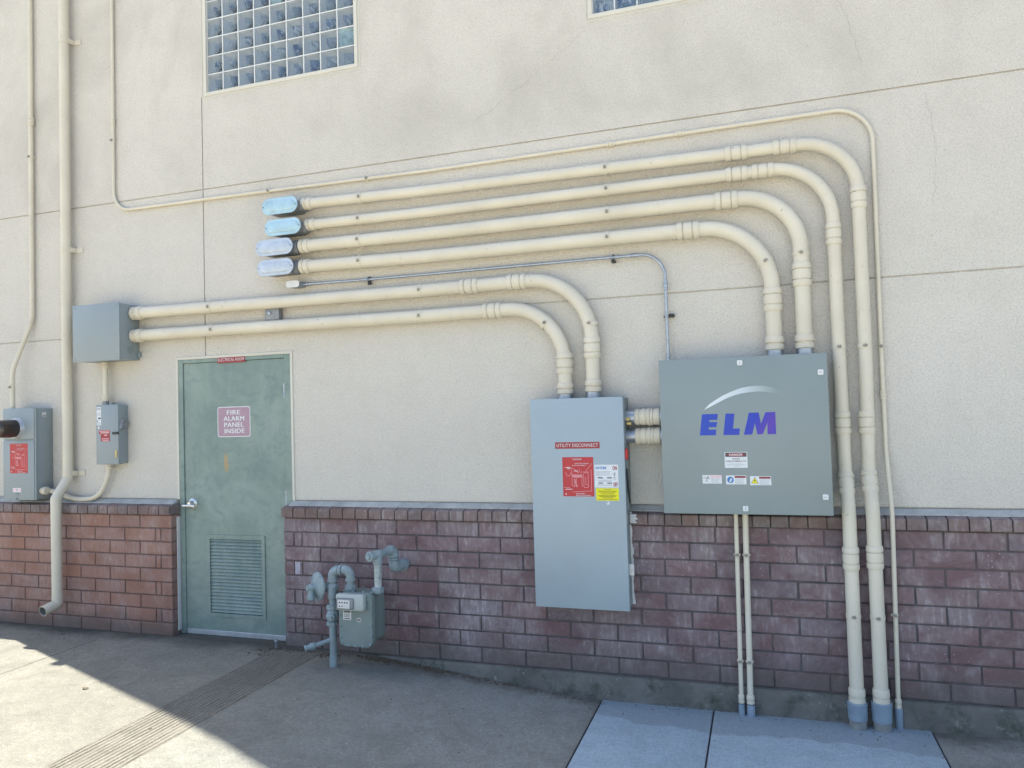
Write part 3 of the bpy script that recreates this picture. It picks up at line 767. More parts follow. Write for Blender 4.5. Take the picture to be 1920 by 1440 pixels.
# run 4
c4 = thing('conduit_run', 'lowest of the four thick cream conduits with oval covers, into the ELM cabinet', 'conduit', (3.063, Y, .985), GRP)
pipe([(-.09, Y, 1.794), (.77, Y, 1.778), (2.66, Y, 1.775), (3.063, Y, 1.775), (3.063, Y, 1.03)], {3: .385}, R3, c4)
condulet(-.437, -.134, 1.792, R3, c4, tint='zinc2', hgt=.118); connector((-.046, Y, 1.793), (-1, 0, .02), R3, c4)
coupling((2.597, Y, 1.775), (1, 0, 0), R3, c4, ln=.13); coupling((3.063, Y, 1.320), (0, 0, 1), R3, c4, ln=.135)
clamp((.363, Y, 1.786), (1, 0, 0), R3, c4); clamp((2.108, Y, 1.776), (1, 0, 0), R3, c4); clamp((3.030, Y, 1.545), (.40, 0, -.92), R3, c4)
connector((3.063, Y, 1.105), (0, 0, -1), R3, c4, ln=.08)
# runs 5 and 6
c5 = thing('conduit_run', 'thick cream conduit from the grey junction box to the tall disconnect, upper of that pair', 'conduit', (1.983, Y, .783), GRP)
pipe([(-1.655, Y, 1.562), (.765, Y, 1.547), (1.57, Y, 1.552), (1.983, Y, 1.552), (1.983, Y, .83)], {3: .395}, R3, c5)
coupling((1.173, Y, 1.550), (1, 0, 0), R3, c5); coupling((1.504, Y, 1.552), (1, 0, 0), R3, c5); coupling((1.983, Y, 1.097), (0, 0, 1), R3, c5, ln=.13)
clamp((-.911, Y, 1.557), (1, 0, 0), R3, c5); clamp((.819, Y, 1.548), (1, 0, 0), R3, c5); clamp((1.979, Y, 1.249), (0, 0, 1), R3, c5)
connector((-1.560, Y, 1.561), (-1, 0, 0), R3, c5, ln=.098); connector((1.983, Y, .895), (0, 0, -1), R3, c5, ln=.075)
c6 = thing('conduit_run', 'thick cream conduit just above the green door, lowest and shortest of the horizontal ones', 'conduit', (1.803, Y, .783), GRP)
pipe([(-1.655, Y, 1.387), (.8, Y, 1.374), (1.40, Y, 1.377), (1.803, Y, 1.377), (1.803, Y, .83)], {3: .365}, R3, c6)
coupling((1.329, Y, 1.377), (1, 0, 0), R3, c6); coupling((1.803, Y, 1.008), (0, 0, 1), R3, c6, ln=.13)
clamp((-.890, Y, 1.384), (1, 0, 0), R3, c6); clamp((.814, Y, 1.374), (1, 0, 0), R3, c6); clamp((1.690, Y, 1.270), (.7, 0, -.7), R3, c6)
connector((-1.560, Y, 1.386), (-1, 0, 0), R3, c6, ln=.098); connector((1.803, Y, .882), (0, 0, -1), R3, c6, ln=.070)
for par, x, z0, z1 in ((c3, 3.226, .986, 1.03), (c4, 3.063, .986, 1.03), (c5, 1.983, .784, .825), (c6, 1.803, .784, .815)):
    bm = B(); lathe(bm, (x, Y, z0), (0, 0, 1), [(0, R3*1.12), (.012, R3*1.12), (.012, R3*1.04), (z1-z0, R3*1.04)], 12, .26); obj('threaded_hub', bm, 'galv', par)

# thin conduits
t = thing('thin_conduit', 'long thin cream conduit framing all the others, from top left round to the pavement', 'conduit', (3.62, -.04, -1.068))
r = .0125; y = .066
pipe([(-1.884, y, 5.5), (-1.888, y, 2.405), (-.918, y, 2.399), (.86, y, 2.378), (2.136, y, 2.385), (3.636, y, 2.396), (3.628, y, .9), (3.630, y, .42), (3.632, -.03, .10), (3.618, -.035, -.95)],
     {1: .16, 5: .20, 7: .25, 8: .25}, r, t, seg=14)
for c, ax in (((-1.888, y, 3.136), (0, 0, 1)), ((2.136, y, 2.385), (1, 0, 0)), ((2.567, y, 2.389), (1, 0, 0)), ((3.628, y, .748), (0, 0, 1))): coupling(c, ax, r, t, ln=.055, k=1.18)
for c, ax in (((-1.888, y, 2.98), (0, 0, 1)), ((-.42, y, 2.393), (1, 0, 0)), ((.40, y, 2.383), (1, 0, 0)), ((3.628, y, 1.02), (0, 0, 1))): clamp(c, ax, r, t, w=.014)
clamp((3.621, -.033, -.455), (0, 0, 1), r, t, w=.014, back=0)
connector((3.618, -.035, -.905), (0, 0, -1), r, t, ln=.05)
bm = B(); lathe(bm, (3.618, -.035, -1.075), (0, 0, 1), [(0, .020), (.06, .020), (.10, .021), (.118, .021), (.122, .016)], 16); obj('pvc_stub', bm, 'pvc', t)
t = thing('thin_conduit', 'cream conduit at the far left, jogging left into the meter box top', 'conduit', (-2.9, -.02, .85))
pipe([(-2.76, .058, 5.5), (-2.765, .058, 1.58), (-2.895, -.018, 1.17), (-2.895, -.018, .85)], {1: .35, 2: .35}, .0185, t, seg=16)
coupling((-2.760, .058, 3.265), (0, 0, 1), .0185, t, ln=.07, k=1.12); clamp((-2.760, .058, 2.96), (0, 0, 1), .0185, t, w=.018); clamp((-2.895, -.018, 1.03), (0, 0, 1), .0185, t, w=.018)
t = thing('downspout', 'cream painted downspout with a jog over the brick and an open outlet elbow', 'downspout', (-2.345, -.09, -.75))
rd = .0385
pipe([(-2.352, .025, 5.5), (-2.350, .025, .275), (-2.348, -.088, .125), (-2.338, -.09, -.70)], {1: .02, 2: .02}, rd, t, seg=32, n=4)
bm = B(); P0 = [(-2.338, -.09, -.655), (-2.338, -.09, -.715), (-2.338, -.165, -.752)]
pth = fillet([(-2.338, -.09, -.64), (-2.338, -.092, -.700), (-2.342, -.215, -.725)], .03, 5)
tube(bm, pth, rd*1.03, 32, False)
inner = B(); tube(inner, pth, rd*.93, 32, False)
dirp = (Vector(pth[-1])-Vector(pth[-2])).normalized()
lathe(bm, Vector(pth[-1]), dirp, [(0, rd*1.03), (0.0005, rd*1.03), (.001, rd*.93)], 32, caps=False)
oe = obj('outlet_elbow', bm, 'cream', t); obj('outlet_inside', inner, 'stub', oe)
for z in (3.86, 2.13, .315):
    bm = B(); lathe(bm, (-2.350, .025, z), (0, 0, 1), [(-.022, rd+.0005), (-.022, rd+.003), (.022, rd+.003), (.022, rd+.0005)], 32, caps=False)
    box(bm, (-2.312, .030, z-.020), (-2.300, YS-.001, z+.020), .001); box(bm, (-2.299, YS-.008, z-.020), (-2.232, YS-.001, z+.020), .001)
    obj('strap', bm, 'cream', t)
t = thing('thin_conduit', 'shiny bare galvanised conduit bending down into the top left of the ELM cabinet', 'conduit', (2.447, .05, .985))
pipe([(-.13, .05, 1.672), (.397, .05, 1.664), (2.2, .05, 1.660), (2.447, .05, 1.660), (2.448, .05, .99)], {3: .15}, .0095, t, 'galv', 14)
bm = B(); st = rrect(-.232, 1.650, -.130, 1.692, .018, 6); prism(bm, st, .0, YS); lathe(bm, (-.14, .05, 1.672), (1, 0, 0), [(0, .015), (.03, .015)], 12); cb = obj('conduit_body', bm, 'galv', t)
bm = B(); prism(bm, rrect(-.236, 1.647, -.128, 1.695, .02, 6), -.006, -.001); obj('cover', bm, 'caulk', cb)
for c, ax in (((2.255, .05, 1.660), (1, 0, 0)), ((2.448, .05, 1.455), (0, 0, 1))): coupling(c, ax, .0095, t, 'galv', .055, 1.2)
connector((-.06, .05, 1.671), (-1, 0, 0), .0095, t, 'galv', .045); connector((2.448, .05, 1.035), (0, 0, -1), .0095, t, 'galv', .045)
for c, ax in (((.397, .05, 1.664), (1, 0, 0)), ((2.124, .05, 1.660), (1, 0, 0)), ((2.448, .05, 1.271), (0, 0, 1))):
    clamp(c, ax, .0095, t, 'galv', w=.016)
    bm = B(); x, _, z = c
    if ax[0]: box(bm, (x-.008, .06, z-.030), (x+.008, YS-.0005, z+.022), .002); box(bm, (x-.006, .05, z-.036), (x+.022, .066, z-.020), .003)
    else: box(bm, (x-.02, .06, z-.008), (x+.045, YS-.0005, z+.008), .002); box(bm, (x+.016, .05, z-.012), (x+.040, .066, z+.012), .003)
    obj('strut_bracket', bm, 'rubber', t)
for x0, x1, rr, lb, ztop in ((2.812, 2.803, .0125, 'thinner cream conduit of the pair under the ELM cabinet, left one', .10), (2.864, 2.853, .0165, 'thicker cream conduit of the pair under the ELM cabinet, right one', .10)):
    yy = -.058; t = thing('drop_conduit', lb, 'conduit', (x1, yy, -1.068), 'conduits dropping from the ELM cabinet')
    pipe([(x0, yy, ztop+.01), (x1, yy, -.98)], 0, rr, t, seg=16)
    for z in (-.15, -.757): clamp((x0+(x1-x0)*(.1-z)/1.1, yy, z), (0, 0, 1), rr, t, back=0, w=.014)
    connector((x1, yy, -.945), (0, 0, -1), rr, t, ln=.05)
    bm = B(); lathe(bm, (x1, yy, -1.075), (0, 0, 1), [(0, rr*1.4), (.07, rr*1.38), (.076, rr*1.2)], 16); obj('pvc_stub', bm, 'pvc', t)
for z in (.656, .541):
    t = thing('conduit_nipple', ('upper' if z > .6 else 'lower')+' short coupled nipple between the tall disconnect and the ELM cabinet', 'conduit', (2.30, 0, z), 'nipples joining the two cabinets')
    bm = B(); lathe(bm, (2.186, .0, z), (1, 0, 0), [(0, .047), (.014, .047), (.014, .043), (.070, .043), (.070, .040), (.18, .040), (.18, .045), (.234, .045)], 14); obj('galvanised_hub', bm, 'galv', t)
    bm = B(); q = [(0, .045), (.004, .049), (.028, .050), (.031, .046), (.036, .046), (.038, .050), (.066, .051), (.069, .047), (.075, .050), (.080, .054), (.092, .054), (.097, .050), (.112, .051), (.115, .047), (.120, .050), (.150, .051), (.154, .046)]
    lathe(bm, (2.240, 0, z), (1, 0, 0), q, 24)
    for v in bm.verts: v.co += Vector(noise.noise_vector(v.co*50))*.0016
    obj('coupling', bm, 'cream', t)
    if z > .6:
        bm = B(); box(bm, (2.196, -.06, z-.045), (2.225, -.035, z-.028), .003); lathe(bm, (2.205, -.045, z-.01), (0, -1, 0), [(0, .012), (.012, .011)], 6); obj('grounding_lug', bm, 'brass', t)

# ------------------------------------------------------------------ boxes
def screws(pts, y, parent, r=.005, mat='galv'):
    for x, z in pts:
        bm = B(); lathe(bm, (x, y, z), (0, -1, 0), [(0, r), (.002, r), (.0035, r*.6)], 10); obj('screw', bm, mat, parent)
# junction box
t = thing('junction_box', 'square grey screw cover junction box beside the downspout', 'junction box', (-1.892, YS, 1.193))
bm = B(); box(bm, (-2.118, -.108, 1.197), (-1.664, YS-.0005, 1.630), .003, 2)
for z in (1.24, 1.59): box(bm, (-1.664, .062, z-.018), (-1.643, YS-.001, z+.018), .002)
bd = obj('body', bm, 'gray', t)
bm = B(); box(bm, (-2.126, -.115, 1.192), (-1.660, -.1085, 1.637), .002, 2); cv = obj('cover', bm, 'gray', t)
screws([(-2.104, 1.212), (-1.684, 1.212), (-1.684, 1.617), (-2.104, 1.617)], -.115, cv, mat='gray2')
bm = B(); lathe(bm, (-1.664, -.01, 1.272), (1, 0, 0), [(0, .031), (.002, .031), (.003, .026)], 22); lathe(bm, (-1.661, -.01, 1.272), (1, 0, 0), [(0, .010), (.003, .010)], 14); obj('knockout', bm, 'gray2', bd)
# small safety switch
t = thing('safety_switch', 'small grey safety switch with red warning stickers, left of the green door', 'safety switch', (-1.898, YS, .387))
bm = B(); box(bm, (-2.004, -.008, .391), (-1.790, YS-.0005, .850), .003, 2); box(bm, (-1.91, .02, .85), (-1.885, .05, .868))
bd = obj('body', bm, 'gray', t)
bm = B(); box(bm, (-2.008, -.016, .387), (-1.785, -.0085, .856), .003, 2); box(bm, (-1.7895, -.0085, .387), (-1.785, .02, .856)); cv = obj('cover', bm, 'gray', t)
bm = B()
prismpts = [(-.012, .66), (.012, .745), (.055, .735), (.078, .70), (.055, .665), (.02, .655)]
a = [bm.verts.new((-1.7845, y, z)) for y, z in prismpts]; b = [bm.verts.new((-1.765, y*.8+.005, .70+(z-.70)*.8)) for y, z in prismpts]
bm.faces.new(a); bm.faces.new(b[::-1])
for k in range(6): bm.faces.new((a[k], a[(k+1) % 6], b[(k+1) % 6], b[k]))
lathe(bm, (-1.767, .04, .695), (1, 0, 0), [(0, .014), (.008, .012)], 16); obj('side_mechanism', bm, 'cast', t)
bm = B(); box(bm, (-1.835, -.030, .622), (-1.775, -.017, .640), .003); obj('handle', bm, 'black', t)
bm = B(); box(bm, (-1.812, -.024, .44), (-1.796, -.016, .50), .003); obj('latch', bm, 'brass', t)
lb = plate('rating_label', -2.001, -1.955, .695, .838, -.0166, 'white', cv, 0, .0005)
bars('print', [(-1.997, -1.960, z, z+.003) for z in (.70, .708, .716, .738, .772, .78, .788)], -.0166, 'grayink', lb); bars('print', [(-1.985, -1.957, .745, .756), (-1.996, -1.988, .722, .735)], -.0166, 'ink', lb)
text('EATON', -1.997, -1.961, .818, .829, -.0172, 'ink', lb, .03)
bm = B(); prism(bm, [(-1.980+.009*math.cos(k*.4), .676+.011*math.sin(k*.4)) for k in range(16)][::-1], -.0168, -.0163); obj('round_seal', bm, 'white', cv, False)
lb = plate('warning_sticker', -1.978, -1.868, .627, .656, -.0172, 'red', cv, 0, .0005); bars('print', [(-1.972, -1.874, .646, .650), (-1.962, -1.876, .633, .638)], -.0172, 'white', lb)
lb = plate('warning_sticker', -1.960, -1.868, .568, .625, -.0172, 'darkred', cv, 0, .0005); bars('print', [(-1.925, -1.895, .612, .620), (-1.951, -1.878, .590, .593), (-1.951, -1.878, .583, .586), (-1.945, -1.88, .571, .576)], -.0172, 'pinkline', lb)
# links of the small switch
t = thing('thin_conduit', 'short cream conduit between the square junction box and the small safety switch', 'conduit', (-1.96, .03, .86))
pipe([(-1.955, .03, 1.19), (-1.955, .03, .872)], 0, .020, t, seg=18); connector((-1.955, .03, 1.150), (0, 0, 1), .020, t, ln=.046); connector((-1.955, .03, .93), (0, 0, -1), .020, t, ln=.045)
bm = B(); lathe(bm, (-1.955, .03, .853), (0, 0, 1), [(0, .027), (.012, .027), (.012, .023), (.034, .023)], 8); obj('threaded_hub', bm, 'cast', t)
t = thing('flexible_conduit', 'curved cream conduit sweeping from the small safety switch behind the downspout', 'conduit', (-2.2, .04, .1))
pipe([(-1.932, .035, .385), (-1.940, .035, .29), (-2.045, .04, .118), (-2.30, .045, .100), (-2.48, .03, .165), (-2.575, .015, .180)], {1: .3, 2: .20, 3: .4, 4: .3}, .0195, t, seg=18)
connector((-1.932, .035, .345), (0, 0, 1), .0195, t, ln=.042)
bm = B(); lathe(bm, (-2.571, -.02, .180), (1, -.0, 0), [(0, .030), (.02, .032), (.045, .032), (.05, .026)], 18); obj('connector', bm, 'cream', t)
# meter socket
t = thing('meter_socket', 'grey electric meter box with dark glass meter at the left edge', 'meter box', (-2.748, YS, .109))
bm = B(); box(bm, (-2.918, -.072, .113), (-2.578, YS-.0005, .846), .003, 2); bd = obj('body', bm, 'gray', t)
bm = B(); box(bm, (-2.923, -.081, .600), (-2.585, -.0725, .852), .004, 2); box(bm, (-2.923, -.081, .109), (-2.585, -.0725, .592), .004, 2)
box(bm, (-2.5845, -.076, .109), (-2.572, -.060, .852), .002); cv = obj('cover', bm, 'gray', t)
bm = B(); MC = (-2.774, -.081, .688)
lathe(bm, MC, (0, -1, 0), [(0, .089), (.004, .087), (.010, .084), (.022, .082), (.026, .079), (.026, .072)], 44); obj('meter_ring', bm, 'alum', t)
bm = B(); lathe(bm, (MC[0], -.105, MC[2]), (0, -1, 0), [(0, .073), (.10, .071), (.135, .069), (.145, .060), (.148, .05)], 44); mt = obj('meter_dome', bm, 'metering', t)
bm = B(); lathe(bm, (MC[0], -.254, MC[2]), (0, -1, 0), [(0, .048), (.001, .048)], 30); obj('meter_face', bm, 'cast', mt)
text('CL200', -2.80, -2.748, .700, .712, -.2558, 'white', mt, .02)
bm = B()
for k in range(5): box(bm, (-2.807+k*.014, -.2562, .674), (-2.797+k*.014, -.2555, .690))
obj('dial_window', bm, 'caulk', mt, False)
bm = B(); box(bm, (-2.792, -.088, .155), (-2.748, -.0815, .166), .002); box(bm, (-2.776, -.092, .112), (-2.764, -.082, .128), .003); obj('hasp', bm, 'cast', t)
lb = plate('small_label', -2.816, -2.728, .172, .206, -.0818, 'white', cv, 0, .0005); bars('print', [(-2.811, -2.785, .180, .198), (-2.755, -2.733, .180, .198)], -.0818, 'pinkline', lb); text('?', -2.776, -2.766, .178, .200, -.0824, 'ink', lb, .02)
bm = B(); box(bm, (-2.5779, -.012, .775), (-2.5770, .024, .812)); lb = obj('side_label', bm, 'white', bd, False)
bm = B()
for z in (.779, .785, .791): box(bm, (-2.5770, -.007, z), (-2.5766, .020, z+.003))
obj('print', bm, 'ink', lb, False)
def diagram(x0, x1, z0, z1, y, parent, k=1.):
    lb = plate('caution_label', x0, x1, z0, z1, y, 'red', parent, 0, .0006); w, h = x1-x0, z1-z0; yy = y-.0006
    lb['label'] = 'red caution label with a white one-line site plan'
    T = lambda s, a, b, c, d, bo=.02: text(s, x0+a*w, x0+b*w, z0+c*h, z0+d*h, yy, 'white', lb, bo)
    T('CAUTION', .34, .62, .925, .965); T('UTILITY DISCONNECT', .40, .86, .822, .848); T('PV AC DISCONNECT', .32, .76, .775, .800)
    T('DISCONNECT', .42, .72, .055, .085); T('MAIN AC DISCONNECT', .42, .90, .012, .038)
    bm = B()
    def ln(a, b, c, d, t=.004):
        p, q = Vector((x0+a*w, 0, z0+b*h)), Vector((x0+c*w, 0, z0+d*h)); n = (q-p).normalized().cross(Vector((0, 1, 0)))*t*w*1.1
        vs = [bm.verts.new((s.x, yy, s.z)) for s in (p+n, p-n, q-n, q+n)]; bm.faces.new(vs)
    for s in ((.3, .75, .3, .28), (.3, .55, .68, .55), (.68, .55, .68, .23), (.62, .48, .62, .25), (.3, .28, .36, .25), (.68, .23, .82, .23), (.82, .23, .82, .6), (.82, .6, .72, .6),
              (.92, .68, .92, .14), (.92, .14, .3, .115), (.68, .58, .96, .84), (.05, .735, .2, .75), (.1, .62, .14, .52), (.14, .52, .22, .52), (.22, .52, .28, .62), (.4, .68, .5, .63), (.34, .72, .5, .60),
              (.04, .225, .22, .225), (.38, .45, .36, .26), (.36, .26, .5, .28), (.45, .46, .42, .3), (.5, .62, .86, .62), (.55, .64, .55, .7), (.74, .5, .74, .3), (.74, .3, .8, .3)): ln(*s)
    for k in range(9): ln(.32+.035*k, .54, .35+.035*k, .48, .008)
    for k in range(7): ln(.36+.01*k, .44-.03*k, .43+.006*k, .42-.03*k, .006)
    obj('line_drawing', bm, 'pinkline', lb, False)
    bars('print', [(x0+.12*w, x0+.26*w, z0+.728*h, z0+.742*h), (x0+.16*w, x0+.26*w, z0+.70*h, z0+.715*h), (x0+.08*w, x0+.30*w, z0+.175*h, z0+.19*h), (x0+.37*w, x0+.5*w, z0+.64*h, z0+.652*h), (x0+.08*w, x0+.11*w, z0+.04*h, z0+.08*h)], yy+.0002, 'white', lb)
diagram(-2.846, -2.652, .325, .565, -.0818, cv)
# small back box under conduit five
t = thing('outlet_box', 'small weathered grey outlet box half hidden below the upper long conduit above the door', 'outlet box', (-.38, YS, 1.43))
bm = B(); box(bm, (-.452, .034, 1.428), (-.330, YS-.0005, 1.540), .004, 2); bd = obj('body', bm, 'cast', t)
bm = B(); lathe(bm, (-.410, .034, 1.482), (0, -1, 0), [(0, .013), (.008, .013), (.010, .007)], 8); obj('plug', bm, 'galv', bd)
for x in (-.412, -.345): bm = B(); lathe(bm, (x, .034, 1.444), (0, -1, 0), [(0, .005), (.003, .004)], 8); obj('screw', bm, 'alum', bd)

# tall utility disconnect
t = thing('disconnect_cabinet', 'tall narrow light grey cabinet marked UTILITY DISCONNECT with red and yellow stickers', 'electrical cabinet', (1.90, YS, -.49))
bm = B(); box(bm, (1.618, -.126, -.486), (2.186, YS-.0005, .778), .003, 2); bd = obj('body', bm, 'gray2', t)
bm = B(); box(bm, (1.611, -.136, -.491), (2.191, -.127, .783), .003, 2); box(bm, (2.1865, -.127, -.491), (2.191, -.095, .783)); box(bm, (1.611, -.127, .7785), (2.191, -.095, .783)); cv = obj('door_panel', bm, 'gray3', t)
bm = B(); lathe(bm, (2.196, -.11, .405), (0, 0, 1), [(0, .008), (.005, .014), (.04, .015), (.062, .014), (.066, .008)], 16); hd = obj('handle_grip', bm, 'redplas', t)
bm = B(); tube(bm, [(2.197, -.105, .35), (2.200, -.085, .22), (2.199, -.06, .14)], .006, 10); obj('handle_lever', bm, 'black', t)
bm = B(); box(bm, (2.187, -.08, .10), (2.196, -.02, .42), .003); obj('handle_guide', bm, 'gray2', t)
bm = B(); box(bm, (2.187, -.11, -.285), (2.222, -.104, -.215), .002); lathe(bm, (2.207, -.11, -.262), (0, -1, 0), [(0, .006), (.002, .005)], 10); obj('padlock_tab', bm, 'galv', t)
lb = plate('name_plate', 1.766, 2.043, .476, .515, -.1372, 'darkred', cv, 0, .0010); lb['label'] = 'red strip reading UTILITY DISCONNECT'
text('UTILITY DISCONNECT', 1.776, 2.033, .486, .506, -.1378, 'white', lb, .0)
diagram(1.808, 2.001, .186, .424, -.1368, cv)
lb = plate('instruction_label', 2.006, 2.150, .240, .377, -.1368, 'white', cv, 0, .0006); lb['label'] = 'white operating instruction sticker'
text('EATON', 2.015, 2.076, .350, .366, -.1374, 'blue', lb, .04); text('ON', 2.117, 2.142, .345, .369, -.1374, 'darkred', lb, .02); text('OFF', 2.120, 2.145, .246, .272, -.1374, 'darkred', lb, .02)
bars('print', [(2.012, 2.10, .334-.007*k, .337-.007*k) for k in range(4)]+[(2.025, 2.11, .282-.006*k, .2845-.006*k) for k in range(2)]+[(2.02, 2.11, .250, .2525), (2.02, 2.11, .256, .2585)], -.1368, 'grayink', lb)
bars('print', [(2.026, 2.056, .295, .302), (2.082, 2.110, .295, .302), (2.028, 2.056, .264, .270), (2.082, 2.112, .264, .270), (2.126, 2.128, .30, .33)], -.1368, 'ink', lb)
bm = B()
for zc in (.322, .296):
    for a, b, c, e in ((-.009, 0, 0, .009), (0, .009, .009, 0), (.009, 0, 0, -.009), (0, -.009, -.009, 0)):
        p, q = Vector((2.128+a, 0, zc+b)), Vector((2.128+c, 0, zc+e)); n = (q-p).normalized().cross(Vector((0, 1, 0)))*.0007
        bm.faces.new([bm.verts.new((s.x, -.1373, s.z)) for s in (p+n, p-n, q-n, q+n)])
obj('diamond_mark', bm, 'ink', lb, False)
lb = plate('caution_sticker', 2.012, 2.150, .162, .236, -.1368, 'yellow', cv, 0, .0006); lb['label'] = 'yellow caution sticker'
text('CAUTION', 2.060, 2.102, .226, .232, -.1374, 'ink', lb, .02)
bars('print', [(2.024, 2.138, .218, .2205), (2.030, 2.132, .2115, .214), (2.042, 2.122, .201, .204), (2.026, 2.136, .191, .1935), (2.032, 2.130, .185, .1875), (2.050, 2.114, .177, .180), (2.020, 2.142, .168, .1705)], -.1368, 'rust', lb)
bm = B(); prism(bm, [(2.083+.0105*math.cos(k*.35), .148+.0105*math.sin(k*.35)) for k in range(18)][::-1], -.1372, -.1362); lb = obj('round_seal', bm, 'white', cv, False); bars('print', [(2.076, 2.084, .148, .153)], -.1372, 'ink', lb)
# broken mortar around the cabinet where the brick was cut
bm = B()
for k in range(26):
    z = -.48+k*.0215; w = random.uniform(.004, .016); box(bm, (2.186, -.006-random.uniform(0, .006), z), (2.190+w, .012, z+.0215), .002)
for k in range(5): box(bm, (2.19, -.024-random.uniform(0, .004), .012+k*.011), (2.215+random.uniform(0, .03), -.01, .012+k*.011+.012), .003)
for k in range(8): box(bm, (1.603, -.004, -.06+k*.017), (1.612, .01, -.06+k*.017+.017), .002)
obj('mortar_patch', bm, 'caulk', br)['label'] = 'crumbling pale mortar beside the tall cabinet'

# ELM cabinet
t = thing('combiner_cabinet', 'large square grey cabinet with blue ELM lettering and a silver swoosh', 'electrical cabinet', (2.87, YS, .10))
bm = B(); box(bm, (2.424, -.158, .104), (3.318, YS-.0005, .980), .003, 2); bd = obj('body', bm, 'gray2', t)
bm = B(); box(bm, (2.416, -.170, .097), (3.326, -.159, .986), .004, 2); cv = obj('door_panel', bm, 'gray2', t)
def zx(x, y): return (2.635+(x-145)*.000473, .5445+(760-y)*.00046)
lg = poly('logo_lettering', [[zx(*q) for q in P] for P in (
    [(145, 760), (180, 497), (365, 497), (355, 570), (266, 570), (262, 597), (352, 597), (343, 660), (254, 660), (250, 690), (340, 690), (332, 760)],
    [(420, 760), (455, 497), (557, 497), (533, 682), (612, 682), (603, 760)],
    [(655, 760), (722, 492), (832, 492), (853, 630), (908, 492), (1018, 490), (1018, 758), (922, 758), (925, 618), (868, 758), (808, 758), (786, 620), (750, 758)])], -.1702, 'logo', cv)
top = [(205, 442), (270, 375), (350, 320), (425, 275), (500, 240), (575, 210), (650, 185), (735, 170), (820, 165), (890, 170), (950, 180), (1010, 200), (1060, 225), (1105, 262), (1135, 310), (1152, 360), (1156, 420), (1148, 480), (1125, 530), (1098, 562)]
bot = [(1098, 556), (1118, 525), (1132, 480), (1138, 430), (1135, 380), (1118, 330), (1088, 302), (1050, 280), (1000, 262), (950, 250), (890, 240), (820, 236), (735, 242), (650, 252), (575, 270), (500, 296), (425, 332), (350, 370), (270, 412)]
bm = B(); bot = bot[::-1]; up = [zx(*q) for q in top]; lo = [zx(205, 442)]+[zx(*q) for q in bot]
a = [bm.verts.new((x, -.1706, z)) for x, z in up]; b = [bm.verts.new((x, -.1706, z)) for x, z in lo]
for k in range(len(a)-1): bm.faces.new((a[k], a[k+1], b[k+1], b[k]))
obj('swoosh', bm, 'swoosh', cv, False)
lb = plate('danger_label', 2.767, 2.890, .359, .448, -.1710, 'white', cv, .003, .0008); lb['label'] = 'white DANGER MAIN DISCONNECTS sticker'
bars('label_header', [(2.771, 2.886, .421, .445)], -.1712, 'ink', lb)
bm = B(); prism(bm, [(2.8285+.050*math.cos(k*.26), .433+.0098*math.sin(k*.26)) for k in range(24)][::-1], -.1722, -.1717); obj('red_oval', bm, 'darkred', lb, False)
text('DANGER', 2.793, 2.864, .4265, .4395, -.1726, 'white', lb, .03)
text('MAIN', 2.809, 2.848, .405, .414, -.1716, 'ink', lb, .01); text('DISCONNECTS', 2.775, 2.882, .391, .401, -.1716, 'ink', lb, .01)
bars('print', [(2.795, 2.862, .380, .3825), (2.776, 2.882, .3735, .376), (2.815, 2.845, .367, .3695)], -.1712, 'grayink', lb)
for i, (a, b, z0, z1) in enumerate(((2.641, 2.747, .270, .318), (2.770, 2.880, .266, .316), (2.900, 3.012, .262, .312))):
    lb = plate('hazard_sticker', a, b, z0, z1, -.1710, 'white', cv, .002, .0008)
    lb['label'] = ('sticker with a falling figure', 'sticker with a blue round instruction sign', 'sticker with a yellow shock triangle')[i]
    w = b-a; bars('label_header', [(a+w*.43, b-.003, z1-.014, z1-.003)], -.1712, 'darkred' if i else 'pinkline', lb)
    text('DANGER' if i == 0 else 'WARNING', a+w*.48, b-.006, z1-.0115, z1-.0055, -.1720, 'white' if i == 0 else 'ink', lb, .02)
    bars('print', [(a+w*.45, b-.008-random.random()*.01, z0+.004+.0062*k, z0+.0062+.0062*k) for k in range(5)], -.1712, 'grayink', lb)
    cx, cz = a+w*.22, (z0+z1)/2; bm = B()
    if i == 0:
        def lim(*p): tube(bm, [(cx+u*.02, -.1714, cz+v*.02) for u, v in p], .0009, 6)
        lathe(bm, (cx+.008, -.1712, cz+.015), (0, -1, 0), [(0, .0032), (.0005, .0032)], 12)
        lim((.3, .55), (.0, -.1)); lim((.3, .5), (.75, .3)); lim((.2, .45), (-.45, .35)); lim((0, -.1), (-.5, -.7)); lim((0, -.1), (.25, -.8)); lim((-.9, .55), (.9, .1)); lim((-.9, .55), (-.7, .2))
        obj('pictogram', bm, 'ink', lb, False)
    elif i == 1:
        lathe(bm, (cx, -.1711, cz), (0, -1, 0), [(0, .018), (.0005, .018)], 28); q = obj('pictogram', bm, 'blue', lb, False)
        bars('pictogram_detail', [(cx-.006, cx+.004, cz-.013, cz+.0), (cx-.002, cx+.009, cz-.004, cz+.008)], -.1717, 'white', lb)
    else:
        prism(bm, [(cx-.020, cz-.016), (cx+.020, cz-.016), (cx, cz+.019)], -.1716, -.1711); obj('pictogram', bm, 'ink', lb, False)
        poly('pictogram_detail', [[(cx-.0165, cz-.014), (cx+.0165, cz-.014), (cx, cz+.015)]], -.1717, 'yellow', lb)
        poly('lightning_mark', [[(cx+.001, cz+.008), (cx-.005, cz-.003), (cx-.0005, cz-.003), (cx-.002, cz-.011), (cx+.005, cz+.0005), (cx+.001, cz+.0005)]], -.1725, 'ink', lb)
